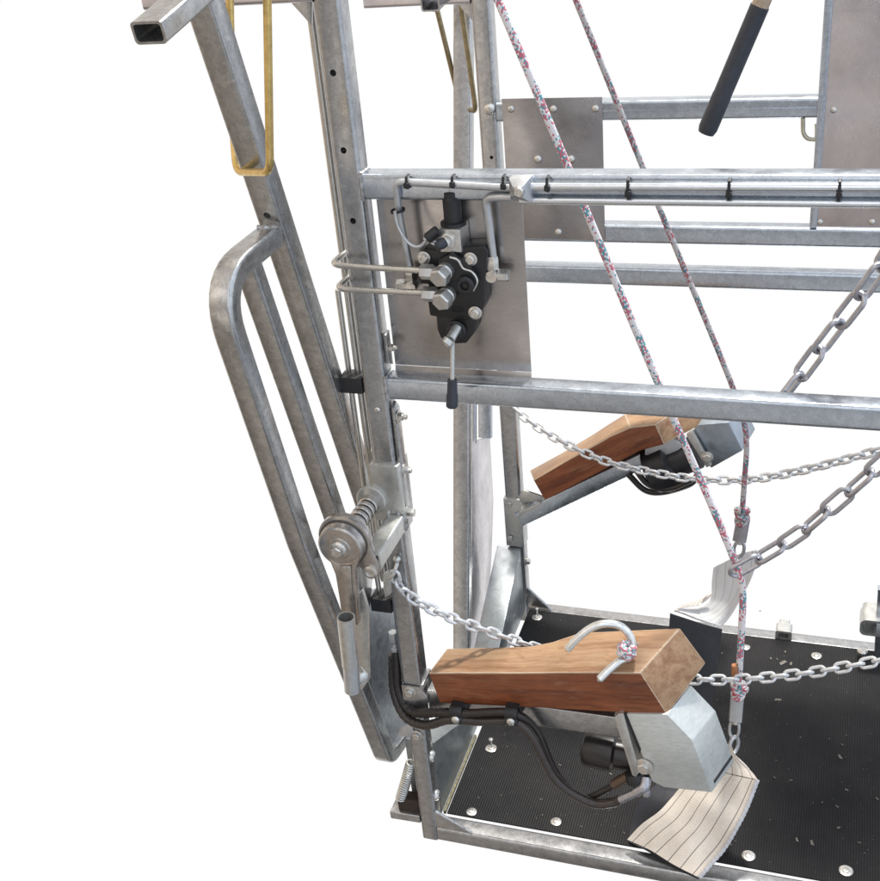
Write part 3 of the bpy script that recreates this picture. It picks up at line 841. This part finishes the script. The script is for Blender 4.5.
part('handle_pipe', MB().tube([t0, t1], .0235, 22, (1, 0), wall=.0035), ZINC, rj)
part('handle_sleeve', MB().tube([t1, t2], .0215, 22, (0, 1), wall=.004), PIPEZ, rj)
o = MB(); q = at(361, 676, -.245); o.lathe(q, (.75, -.65, .1), [(.017, 0), (.017, .014), (.011, .018)], 18); part('pivot_boss', o, ZINC, rj)
o = MB(); q = at(358, 676, -.25); o.tube([q+V((.022*math.cos(a), .01*math.sin(a), .022*math.sin(a))) for a in [i*PI/8 for i in range(16)]], .0028, 8, closed=True); part('wire_ring', o, BOLT, rj)

# pedal bar and spring at the foot
pd = thing('foot_pedal', 'small square steel bar sticking out left at the foot of the near post', 'pedal', (-.1, .03, .08))
part('pedal_bar', MB().rhs((-.1, .03, .075), (-.001, .03, .078), .06, .03, (0, 0, 1), .003), STEEL, pd)
part('pedal_block', MB().box((-.075, .012, .092), (-.002, .05, .145), .004), plain('dark_rust', (.035, .022, .016), .7, .2), pd)
sg = thing('tension_spring', 'small coil spring stretched between the foot pedal and the near post', 'spring', at(399, 800, .03))
a, c = at(400.5, 799, .022), at(411.5, 762, .022)
ax, u, w_ = frame(c-a)
N = 18*10
coil = [a.lerp(c, i/N)+(u*math.cos(i*2*PI/10)+w_*math.sin(i*2*PI/10))*.0145 for i in range(N+1)]
part('coil', MB().tube(coil, .0034, 7), ZINC, sg)
part('hook', MB().tube(spline([c, c+(c-a)*.12+V((.004, 0, 0)), c+(c-a)*.2+V((.012, 0, 0)), c+(c-a)*.17+V((.02, 0, -.002))], 6), .0034, 8), ZINC, sg)
part('hook', MB().tube(spline([a, a-(c-a)*.1, a-(c-a)*.17+V((.008, 0, 0)), a-(c-a)*.12+V((.015, 0, 0))], 6), .0034, 8), ZINC, sg)

# ------------------------------------------------------------------ leg rests
dirn = (at(667, 715, -.03)-at(440, 703, -.03)).normalized()
an = math.atan2(dirn.z, dirn.x)
lr = thing('leg_rest', 'near leg rest arm in the foreground carrying a reddish wooden block and grey metal cover', 'leg rest', (.06, .03, .57), M.Rotation(-an, 3, 'Y'))
yF, yB = -.03, .125
fpx = [(440, 703), (428.5, 673), (520, 673), (560, 672.5), (600, 672.5), (640, 673), (667, 715), (553, 708.5)]
bpx = [(449, 690, .075), (447, 648.5, .085), (528, 646.5, .1), (552, 642, .11), (580, 632.5, yB), (680, 628, yB), (706, 663, yB), (560, 690, .1)]
o = MB()
# middle profile gives the swelling on the inner side a soft cross-section
fa = [at(x, y, yF) for x, y in fpx]; ba = [at(x, y, Y) for x, y, Y in bpx]
o.loft(fa, ba, .0035)
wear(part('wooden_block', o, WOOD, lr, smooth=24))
# arm tube under the block
aA, aB = at(424, 712, .03), at(628, 722, .03)
part('arm_tube', MB().rhs(V((.075, .032, .575)), at(632, 722.5, .032), .06, .075, (0, 0, 1), .006), STEEL, lr)
br = MB()
br.prism([(.0, -.008, .55), (.075, -.008, .55), (.078, -.008, .60), (.06, -.008, .63), (.0, -.008, .63)], (0, .006, 0), .001)
br.prism([(.056, -.006, .55), (.056, .07, .55), (.056, .07, .64), (.056, -.006, .64)], (.01, 0, 0), .001)
islands('bracket_plate', br, STEEL, lr)
b = MB(); b.bolt((at(410, 692, -.008)), (0, -1, 0), .013, .01)
part('bolt', b, BOLT, lr)
b = MB(); b.bolt(at(417, 735, -.002), (0, -1, 0), .012, .010, True)
part('bolt', b, BOLT, lr)
tb = MB(); tb.prism([at(x, y, -.006) for x, y in ((397, 735), (403, 726), (412, 724), (414, 735), (408, 737.5))], (0, .004, 0), .001)
part('latch_tab', tb, PIPEZ, lr)
# cover box
def cp(x, y): return (580+x/4.889, 700+y/4.889)
fB = [at(*p, -.037) for p in (cp(225, 68), cp(425, 70), cp(548, 197), cp(645, 452), cp(410, 427), cp(352, 398))]
skew = at(716, 710.5, .1)-at(692.4, 740, -.037)
o = MB(); o.loft(fB, [p+skew for p in fB], .003)
part('cover_box', o, COVER, lr)
o = MB(); sl0, sl1 = cp(655, 400), cp(742, 275)
def onright(x, y):   # point on the right face of the box
    a = fB[2]; n = (fB[3]-fB[2]).cross(skew).normalized(); d = RC @ V(((x-440)/FP, -(y-440.5)/FP, -1)); t = (a-CC).dot(n)/d.dot(n); return CC+d*t, n
p0, n_ = onright(*sl0); p1, _ = onright(*sl1); n_ = n_ if n_.x > 0 else -n_
o.rhs(p0+n_*.0005, p1+n_*.0005, .003, .009, (fB[3]-fB[2]), .001); part('slot', o, BLACK, lr)
fg = [at(*p, -.043) for p in (cp(168, 85), cp(215, 62), cp(222, 75), cp(300, 250), cp(262, 300), cp(285, 362), cp(255, 365))]
fg = [at(*p, -.043) for p in (cp(166, 85), cp(190, 66), cp(212, 66), cp(292, 352), cp(272, 378), cp(255, 368))]
o = MB(); o.prism(fg, (0, .10, 0), .002); part('side_flange', o, ZINC, lr)
o = MB(); o.prism([at(*p, -.0385) for p in (cp(216, 66), cp(226, 66), cp(298, 242), cp(292, 262))], (0, .004, 0)); part('gap_strip', o, BLACK, lr)
part('bolt', MB().bolt(at(*cp(312, 325), -.041), (-.1, -1, .1), .017, .014, True), BOLT, lr)
# motor below the arm
ma, mb_ = at(582, 746, .05), at(634, 757, .05)
o = MB(); L = (mb_-ma).length; o.lathe(ma, mb_-ma, [(.03, 0), (.05, .008), (.055, .02), (.055, L*.6), (.045, L*.65), (.045, L)], 28); part('motor', o, plain('motor_black', (.02, .017, .016), .3), lr)
o = MB(); q = at(636, 771, -.01); o.lathe(q, (0.3, -.2, -.9), [(.03, 0), (.035, .01), (.035, .028), (.022, .032), (.022, .04)], 20); part('drain_cap', o, BLACKP, lr)

# far leg rest: arm raised
fd = (at(645, 463, W)-at(523, 515, W)); anf = math.atan2(fd.z, fd.x)
lf = thing('leg_rest', 'far leg rest tilted upwards behind the lower rail, with its own wooden block', 'leg rest', (.06, W, .49), M.Rotation(-anf, 3, 'Y'))
F = lambda x, y: (500+x/4, 390+y/4)
yf = W-.10
ffp = [F(180, 440), F(135, 360), F(260, 286), F(390, 215), F(440, 185), F(520, 150), F(620, 138), F(655, 218), F(555, 240), F(480, 285)]
bfp = [F(172, 425), F(120, 322), F(245, 254), F(372, 178), F(430, 140), F(500, 96), F(770, 40), F(835, 122), F(700, 190), F(500, 250)]
o = MB(); o.loft([at(*p, yf) for p in ffp], [at(*p, W+.06) for p in bfp], .0035)
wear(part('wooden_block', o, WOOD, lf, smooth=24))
part('arm_tube', MB().rhs(at(520, 517, W+.0), at(668, 446, W), .05, .06, (0, 0, 1), .006), STEELB, lf)
o = MB()
o.box((-.004, W-.012, at(510, 544, W).z), (.066, W+.05, at(505, 497, W).z), .002)
part('bracket', o, ZINC, lf)
o = MB()
o.prism([at(*p, W-.03) for p in (F(75, 425), F(92, 400), F(180, 430), F(160, 448), F(80, 448))], (0, .008, 0), .001)
o.prism([at(*p, W+.05) for p in (F(75, 425), F(110, 410), F(170, 430), F(150, 470), F(80, 480))], (0, .006, 0), .001)
o.prism([at(*p, W-.03) for p in (F(75, 490), F(160, 450), F(168, 455), F(80, 505))], (0, .05, 0), .001)
islands('hinge_tab', o, ZINC, lf)
b = MB()
for p in (F(38, 455), F(42, 590)): b.bolt(at(*p, W-.013), (0, -1, 0), .012, .008, False)
islands('bolt', b, BOLT, lf)
part('bolt', MB().bolt((.062, W+.03, at(524, 561, W+.03).z), (1, 0, 0), .012, .01), BOLT, fr)
# far cover and motor
G = lambda x, y: (660+x/4, 420+y/4)
cvp = [G(120, 60), G(150, 20), G(275, 10), G(330, 122), G(205, 192), G(165, 140)]
o = MB(); o.loft([at(*p, W-.03) for p in cvp], [at(*p, W-.03)+V((.03, .16, 0)) for p in cvp], .002); part('cover_box', o, plain('blue_grey_cover', (.34, .38, .42), .36, .85), lf)
o = MB(); o.prism([at(*p, W-.06) for p in (G(105, 62), G(128, 48), G(206, 182), G(186, 190))], (0, .02, 0), .001); part('side_flange', o, ZINC, lf)
part('bolt', MB().bolt(at(*G(188, 148), W-.065), (0, -1, 0), .014, .01), BOLT, lf)
o = MB(); o.prism([at(*p, W-.055) for p in (G(-60, 85), G(30, 45), G(60, 80), G(95, 105), G(30, 148), G(-60, 140))], (0, .05, 0), .001); part('mount_plate', o, PIPEZ, lf)
ma, mb_ = at(650, 472, W-.02), at(696, 452, W-.02)
o = MB(); L = (mb_-ma).length; o.lathe(ma, mb_-ma, [(.06, 0), (.085, .012), (.085, L*.5), (.06, L*.55), (.06, L)], 28); part('motor', o, BLACKP, lf)
for k, pts in enumerate(([(628, 474), (645, 490), (664, 492), (690, 484), (698, 474)], [(636, 470), (648, 484), (668, 489), (692, 480)])):
    part('hose', MB().tube(spline([at(x, y, W-.05-.03*k) for x, y in pts], 8), .011, 10), HOSE, lf)

# ------------------------------------------------------------------ hook lying on the near wooden block
hkx = [(566, 651.5, -.02), (578, 638, -.005), (592, 627.5, .01), (606, 623.5, .02), (620, 626, .028), (630, 636, .03), (633, 648, .022), (630, 656, .005), (620, 661, -.015), (610, 669, -.035), (597.5, 681, -.062)]
hk = thing('steel_hook', 'bright bent steel hook lying on the near wooden block, tied with a rope knot', 'hook', at(605, 640, .04))
part('hook_rod', MB().tube(spline([at(*p) for p in hkx], 7), .0108, 16, scale=lambda t, L: math.sqrt(max(.04, 1-max(0, 1-min(t, 1-t)/.022)**2))), plain('bright_hook_zinc', (.80, .80, .77), .26, .9, .12), hk)
for p in (hkx[0], hkx[-1]): pass
kn = MB(); kc = at(626.5, 650.5, .0)
for k in range(3):
    r0 = .019; n0 = V((math.cos(k*1.1), math.sin(k*1.1)*.6, .5+.3*k)).normalized(); _, u, w_ = frame(n0)
    kn.tube([kc+(u*math.cos(t)+w_*math.sin(t))*r0 for t in [i*PI/9 for i in range(19)]], .0105, 10, uv=True)
part('rope_knot', kn, ROPE, hk)
part('wire_pin', MB().tube([at(634, 648, .02), at(638, 643, .02)], .003, 6), BOLT, hk)

# ------------------------------------------------------------------ ropes
def rope(label, pts, r, mat, loc, knots=()):
    o = thing('rope', label, 'rope', loc)
    P = spline(pts, 10)
    part('rope_line', MB().tube(P, r, 16, uv=True), mat, o, recalc=True)
    for c, rr_ in knots:
        k = MB()
        for j in range(3):
            n0 = V((math.sin(j*2.1)*.7, .5*math.cos(j*1.7), 1-.2*j)).normalized(); _, u, w_ = frame(n0)
            cc = c+V((0, 0, (1-j)*rr_*.75))
            pth = [cc+(u*math.cos(t)+w_*math.sin(t)*.9)*rr_*.62 for t in [i*PI/10 for i in range(20)]]
            k.tube(pth+[pth[0]], rr_*.55, 12, uv=True)
        part('rope_knot', k, mat, o)
    return o
n1 = at(738.5, 689, .26); n2 = at(742, 515, .7)
rope('front red and teal flecked white rope tied to the swivel above the rubber mat', [at(493, -12, .3), at(570, 172, .3), at(658, 383, .3), at(705, 490, .29), at(735, 562, .275), at(742.5, 590, .27), at(741.5, 630, .265), at(739.5, 668, .26), at(738, 688, .26)], .0097, ROPE, at(738, 690, .26), ((n1, .022),))
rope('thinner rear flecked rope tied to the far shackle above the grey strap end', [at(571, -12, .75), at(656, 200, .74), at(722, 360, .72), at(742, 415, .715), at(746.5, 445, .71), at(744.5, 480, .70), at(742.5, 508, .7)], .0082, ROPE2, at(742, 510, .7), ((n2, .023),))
part('tail_sleeve', MB().tube([at(734.5, 676, .25), at(734.5, 665, .25)], .0085, 10), plain('orange_heat_shrink', (.42, .17, .07), .6), bpy.data.objects['rope'])
tagit(part('rope_tail', MB().tube([at(741, 688, .245), at(748, 690, .24)], .009, 12, uv=True), ROPE, bpy.data.objects['rope']))

def swivel(label, top, mid, bot, w, mat, red=False):
    o = thing('swivel_shackle', label, 'shackle', mid)
    ax, u, w_ = frame(mid-top, (1, 0, 0))
    b = MB(); b.rhs(top, mid, w*.55, w, (1, 0, 0), w*.12, (1, 0), wall=w*.12); part('shackle_body', b, mat, o)
    b = MB(); b.lathe(mid, ax, [(w*.32, 0), (w*.32, w*.25), (w*.2, w*.3)], 14); part('swivel_pin', b, ZINC, o)
    # eye link
    L = (bot-mid).length; b = MB()
    c = (mid+bot)/2; pts = []
    for i in range(24):
        t = 2*PI*i/24; x = math.cos(t); z = math.sin(t)
        pts.append(c+u*(w*.36*x)+ax*(L*.5*z))
    b.tube(pts, w*.13, 10, closed=True); part('eye_link', b, mat, o)
    if red: part('red_core', MB().box(top-V((w*.36, w*.34, -.002)), top+V((w*.36, -.005, .018)), .002), RED, o)
    return o
bs0 = swivel('silver swivel shackle with red insert under the front rope, over the mat', at(737.5, 694, .26), at(735.5, 720, .252), at(733, 738, .247), .038, PIPEZ, True)
swivel('steel shackle hanging from the rear rope at the grey strap end', at(743.5, 517, .7), at(739.5, 540, .7), at(738.5, 558, .69), .042, CHAIND)
# links joining the swivel to the sling
o = MB(); c = at(734, 745, .245); o.tube([c+V((.011*math.cos(a), .012*math.cos(a), .032*math.sin(a))) for a in [i*PI/10 for i in range(20)]], .0055, 10, closed=True)
part('end_link', o, CHAIN, bs0)
def link_mesh(pitch, wire, width):
    b = MB(); hl = (pitch-0)/2+wire/2; r = width/2-wire/2; pts = []
    for s_ in (1, -1):
        for i in range(9):
            a = -PI/2+PI*i/8
            pts.append(V((s_*(hl-r+r*math.cos(a)), s_*r*math.sin(a), 0)))
    b.tube(pts, wire/2, 10, closed=True)
    return b
def chain(label, pts, pitch, wire, width, mat, roll=.5, group=None, name='chain'):
    P = spline(pts, 24)
    o = thing(name, label, 'chain', P[0], group=group)
    # resample at equal pitch
    Q = [P[0]]; i = 0; cur = P[0]; 
    while i < len(P)-1:
        d = (P[i+1]-cur).length
        if d < 1e-9: i += 1; continue
        need = pitch-(cur-Q[-1]).length if False else None
        # march until the straight distance from the last node reaches the pitch
        j = i
        while j < len(P) and (P[j]-Q[-1]).length < pitch: j += 1
        if j >= len(P): break
        a, c = P[j-1] if j > i else cur, P[j]
        lo, hi = 0., 1.
        for _ in range(30):
            m_ = (lo+hi)/2
            if (a.lerp(c, m_)-Q[-1]).length < pitch: lo = m_
            else: hi = m_
        cur = a.lerp(c, hi); Q.append(cur); i = j-1
        if len(Q) > 140: break
    me = mesh_of(link_mesh(pitch, wire, width), 'link', mat)
    rr_ = random.Random(len(Q))
    for k in range(len(Q)-1):
        l = bpy.data.objects.new('link', me); COL.objects.link(l); l.parent = o
        a, c = Q[k], Q[k+1]; t = (c-a).normalized()
        _, u, w_ = frame(t, (0, 0, 1))
        an_ = roll+(PI/2 if k % 2 else 0)+rr_.uniform(-.12, .12)
        y = u*math.cos(an_)+w_*math.sin(an_); z = t.cross(y)
        m_ = M(((t.x, y.x, z.x), (t.y, y.y, z.y), (t.z, y.z, z.z))).to_4x4(); m_.translation = (a+c)/2-P[0]
        l.matrix_local = m_
    return o
nc = chain('thin bright chain hooked on the near post, running behind the near wooden block',
      [at(394, 572, -.03), at(398, 584, -.025), at(412, 598, .0), at(440, 613, .04), at(490, 632, .1), at(536, 648, .15), at(590, 668, .2), at(650, 678, .22), at(700, 679.5, .22), at(740, 679.5, .22), at(800, 674, .22), at(850, 666, .22), at(900, 656, .22), at(990, 634, .22), at(1060, 612, .22)], .0345, .0095, .034, CHAIN, .75)
h = MB(); h.tube(spline([at(397, 560, -.004), at(396.5, 566, -.02), at(393, 575, -.032), at(388, 578, -.03), at(385.5, 573, -.02)], 6), .0055, 10); h.ball(at(397, 559, -.008), .011)
part('end_hook', h, ZINC, nc)
h = MB(); h.prism([at(x, y, -.035) for x, y in ((383, 575), (388, 571), (391, 574), (391, 594), (385, 598), (383.5, 590))], (0, .012, 0), .001); part('end_plate', h, ZINC, nc)
chain('thin bright chain sagging in front of the far leg rest, hung from the far post',
      [at(514, 408, W-.02), at(535, 425, W-.06), at(570, 446, W-.12), at(605, 461, W-.16), at(640, 470, W-.19), at(690, 478.5, W-.22), at(742, 480, W-.24), at(790, 473, W-.28), at(840, 461, W-.32), at(895, 446, W-.36), at(960, 427, W-.42), at(1030, 404, W-.48)], .0345, .0095, .034, CHAIN, .6)
chain('heavy dull chain slanting down to the front rope and the grey strap end',
      [at(733, 573, .262), at(765, 555, .28), at(800, 533, .28), at(833, 505, .28), at(862, 480, .28), at(900, 446, .28), at(960, 390, .28), at(1010, 340, .28)], .079, .0128, .052, CHAIND, .2)
chain('heavy dull chain rising from behind the lower rail towards the right edge',
      [at(779, 402, .085), at(800, 375, .1), at(830, 335, .1), at(862, 294, .1), at(880, 268, .1), at(892, 248, .1), at(920, 205, .1), at(945, 165, .09)], .077, .0128, .050, CHAIND, .72)

# ------------------------------------------------------------------ belly sling
bs = thing('belly_sling', 'cream stitched webbing sling with a black middle, draped from shackle to shackle over the mat', 'strap', (.8, .3, .2))
def rows_px(keys, n, m):
    """keys: rows of (x, y, Y) control points -> smooth grid of points, m per row, n between rows"""
    R = [spline([at(*p) for p in r], m) for r in keys]
    cols = [spline([R[i][j] for i in range(len(R))], n) for j in range(len(R[0]))]
    return [[c_[i] for c_ in cols] for i in range(len(cols[0]))]
near = [
 [cp(230, 682)+(.05,), cp(340, 732)+(.02,), cp(460, 806)+(-.01,), cp(582, 868)+(-.035,)],
 [cp(300, 608)+(.075,), cp(420, 660)+(.05,), cp(530, 720)+(.02,), cp(640, 800)+(-.0,)],
 [cp(385, 545)+(.10,), cp(500, 590)+(.08,), cp(600, 640)+(.06,), cp(700, 730)+(.03,)],
 [cp(450, 475)+(.14,), cp(560, 500)+(.115,), cp(660, 545)+(.09,), cp(752, 645)+(.055,)],
 [cp(500, 415)+(.165,), cp(610, 430)+(.15,), cp(710, 465)+(.13,), cp(810, 535)+(.10,)],
 [cp(570, 350)+(.19,), cp(670, 350)+(.18,), cp(770, 372)+(.165,), cp(866, 392)+(.15,)],
]
part('webbing_pad', MB().grid(rows_px(near, 6, 6), .007), WEB, bs)
near_top = [
 [cp(570, 348)+(.192,), cp(670, 348)+(.182,), cp(770, 368)+(.168,), cp(868, 388)+(.153,)],
 [cp(600, 320)+(.205,), cp(680, 312)+(.20,), cp(760, 318)+(.19,), cp(835, 345)+(.18,)],
 [cp(650, 280)+(.225,), cp(690, 272)+(.22,), cp(730, 268)+(.21,), cp(760, 272)+(.205,)],
 [cp(700, 215)+(.24,), cp(712, 215)+(.24,), cp(725, 215)+(.24,), cp(738, 215)+(.24,)]]
part('webbing_fold', MB().grid(rows_px(near_top, 5, 5), .007), WEB, bs)
ed = [cp(868, 390)+(.15,), cp(812, 533)+(.10,), cp(754, 644)+(.055,), cp(702, 729)+(.03,), cp(642, 799)+(.0,), cp(584, 866)+(-.034,)]
P = spline([at(*p) for p in ed], 14)
part('edge_binding', MB().tube(P, .0065, 8, scale=lambda t, L: 1+.16*math.sin(L*420)), plain('grey_binding', (.50, .50, .52), .8), bs)
dark_near = [
 [(613, 835, .10), (640, 845, .06), (668, 858, .02), (690, 872, -.02)],
 [(628, 822, .10), (655, 832, .07), (680, 842, .04), (700, 852, .01)],
 [(640, 800, .13), (664, 806, .11), (690, 812, .09), (712, 816, .08)],
 [(658, 776, .17), (676, 778, .16), (694, 780, .15), (712, 782, .14)],
 [(668, 745, .24), (684, 745, .24), (700, 745, .24), (716, 745, .24)],
]
dn = [[cp(236, 692)+(.07,), cp(340, 742)+(.045,), cp(460, 817)+(.015,), cp(580, 872)+(-.015,)],
      [cp(250, 600)+(.115,), cp(370, 650)+(.105,), cp(480, 700)+(.09,), cp(600, 770)+(.07,)],
      [cp(300, 480)+(.165,), cp(410, 520)+(.16,), cp(500, 560)+(.155,), cp(600, 620)+(.15,)],
      [cp(400, 390)+(.23,), cp(480, 420)+(.23,), cp(560, 440)+(.23,), cp(640, 460)+(.23,)]]
part('black_belt', MB().grid(rows_px(dn, 5, 5), .004), BELT, bs)
fcol = [
 [(714, 567, .70), (728, 560, .70), (742, 553, .70), (757, 549.5, .70)],
 [(712.5, 580, .69), (727, 573, .69), (741, 567, .69), (756, 563, .69)],
 [(712, 592, .675), (726, 588, .675), (739, 584, .675), (751.5, 578, .675)],
 [(709, 603, .655), (721, 603, .655), (732, 602, .655), (742, 597, .655)],
 [(698, 609, .62), (708, 614, .62), (718, 616, .62), (730, 617, .62)],
 [(684, 609, .58), (695, 615, .585), (708, 621, .59), (721, 626, .60)],
 [(674, 611, .55), (685, 615, .56), (700, 621, .57), (720.5, 627.5, .58)],
]
part('webbing_pad', MB().grid(rows_px(fcol, 6, 6), .006), WEBF, bs, 'grey white far end of the sling')
top_far = [
 [(674, 611, .548), (680, 608, .56), (690, 606, .58), (700, 605, .60)],
 [(686, 604, .58), (692, 602, .595), (698, 600, .61), (704, 598, .625)],
 [(702, 602, .63), (706, 599, .64), (709, 596, .645), (711, 592, .65)]]
part('webbing_fold', MB().grid(rows_px(top_far, 5, 5), .005), WEB, bs)
fdk = [
 [(670, 613, .56), (688, 619, .565), (704, 624, .57), (722, 629, .58)],
 [(669, 640, .54), (687, 644, .545), (704, 648, .55), (719, 652, .56)],
 [(674, 675, .52), (688, 678, .52), (702, 681, .52), (715, 684, .52)],
 [(678, 705, .48), (690, 707, .48), (700, 709, .48), (712, 711, .48)],
 [(676, 735, .42), (690, 737, .42), (700, 739, .42), (712, 741, .42)],
 [(664, 765, .32), (680, 768, .32), (692, 771, .32), (706, 774, .32)]]
part('black_belt', MB().grid(rows_px(fdk, 6, 6), .005), BELT, bs)

# ------------------------------------------------------------------ lever with grip at the top right
lv = thing('lever_handle', 'dark ribbed rubber grip on a pale rod hanging down at the top right', 'lever', at(706, 128, .5))
A, B = at(760, 6, .5), at(706, 133, .5)
L = (B-A).length
part('grip', MB().lathe(A, B-A, [(.0225, 0), (.0225, L*.68), (.0235, L*.69), (.0235, L*.96), (.020, L), (.012, L+.002)], 26), GRIP, lv)
part('rod', MB().lathe(A+(A-B).normalized()*.12, B-A, [(.020, 0), (.018, .05), (.0205, .10), (.0205, .13)], 20), GRIPW, lv)

# ------------------------------------------------------------------ light
wd = bpy.data.worlds.new('World'); S.world = wd; wd.use_nodes = True
nt = wd.node_tree; bg = nt.nodes['Background']
def wn(t, **k):
    o = nt.nodes.new(t)
    for a, v in k.items(): setattr(o, a, v)
    return o
tc = wn('ShaderNodeTexCoord')
fw = RC @ V((0, 0, -1))
def dot(vec):
    d = wn('ShaderNodeVectorMath', operation='DOT_PRODUCT'); d.inputs[1].default_value = V(vec).normalized()
    nt.links.new(tc.outputs['Generated'], d.inputs[0]); return d.outputs['Value']
def wramp(fac, stops):
    mr = wn('ShaderNodeMapRange'); mr.inputs['From Min'].default_value = -1; nt.links.new(fac, mr.inputs[0])
    r = wn('ShaderNodeValToRGB'); e = r.color_ramp.elements
    while len(e) > 1: e.remove(e[-1])
    for i, (p, c) in enumerate(stops):
        x = e[0] if i == 0 else e.new((p+1)/2)
        x.position = (p+1)/2; x.color = (*c, 1)
    nt.links.new(mr.outputs[0], r.inputs[0]); return r.outputs[0]
def wmix(fac, a, b, mode='MIX'):
    o = wn('ShaderNodeMix', data_type='RGBA', blend_type=mode)
    for i, v in ((0, fac), (6, a), (7, b)):
        if isinstance(v, (int, float)): o.inputs[i].default_value = v
        elif isinstance(v, tuple): o.inputs[i].default_value = (*v, 1)
        else: nt.links.new(v, o.inputs[i])
    return o.outputs[2]
# dim workshop behind the camera: warm to the left, bluish daylight to the right, pale roof light above
side = wramp(dot((1, -.1, 0)), [(-1, (.76, .64, .52)), (-.45, (.74, .66, .58)), (.0, (.74, .73, .72)), (.4, (.72, .78, .88)), (1, (.86, .97, 1.12))])
up = wramp(dot((0, 0, 1)), [(-1, (.28, .26, .25)), (-.5, (.56, .54, .52)), (-.1, (.90, .88, .87)), (.2, (1, 1, 1)), (.55, (1.2, 1.22, 1.26)), (1, (1.4, 1.42, 1.46))])
room = wmix(1.0, side, up, 'MULTIPLY')
nz = wn('ShaderNodeTexNoise'); nz.inputs['Scale'].default_value = 2.6; nz.inputs['Detail'].default_value = 3
nt.links.new(tc.outputs['Generated'], nz.inputs['Vector'])
nr = wn('ShaderNodeValToRGB'); nt.links.new(nz.outputs['Fac'], nr.inputs[0])
for e_, p_, c_ in ((nr.color_ramp.elements[0], .36, .32), (nr.color_ramp.elements[1], .64, 1.9)):
    e_.position = p_; e_.color = (c_, c_, c_, 1)
room = wmix(1.0, room, nr.outputs[0], 'MULTIPLY')       # random bright and dark blotches, added to vary the reflections in the metal
cone = wramp(dot(fw), [(.42, (0, 0, 0)), (.66, (.38,)*3), (.81, (1, 1, 1))])
col = wmix(cone, room, (1, 1, 1))
nt.links.new(col, bg.inputs['Color']); bg.inputs['Strength'].default_value = 1.0
ld = bpy.data.lights.new('roof_lamp', 'AREA'); ld.shape = 'DISK'; ld.size = .6; ld.energy = 500; ld.color = (1, .97, .92)
lo = bpy.data.objects.new('roof_lamp', ld); COL.objects.link(lo)
tgt = V((.5, .2, .8)); dl = V((.12, .42, 1)).normalized()
lo.location = tgt+dl*6; lo.rotation_euler = dl.to_track_quat('Z', 'Y').to_euler()
S.view_settings.view_transform = 'Standard'; S.view_settings.look = 'None'; S.view_settings.exposure = 0; S.view_settings.gamma = 1
S.cycles.max_bounces = 8
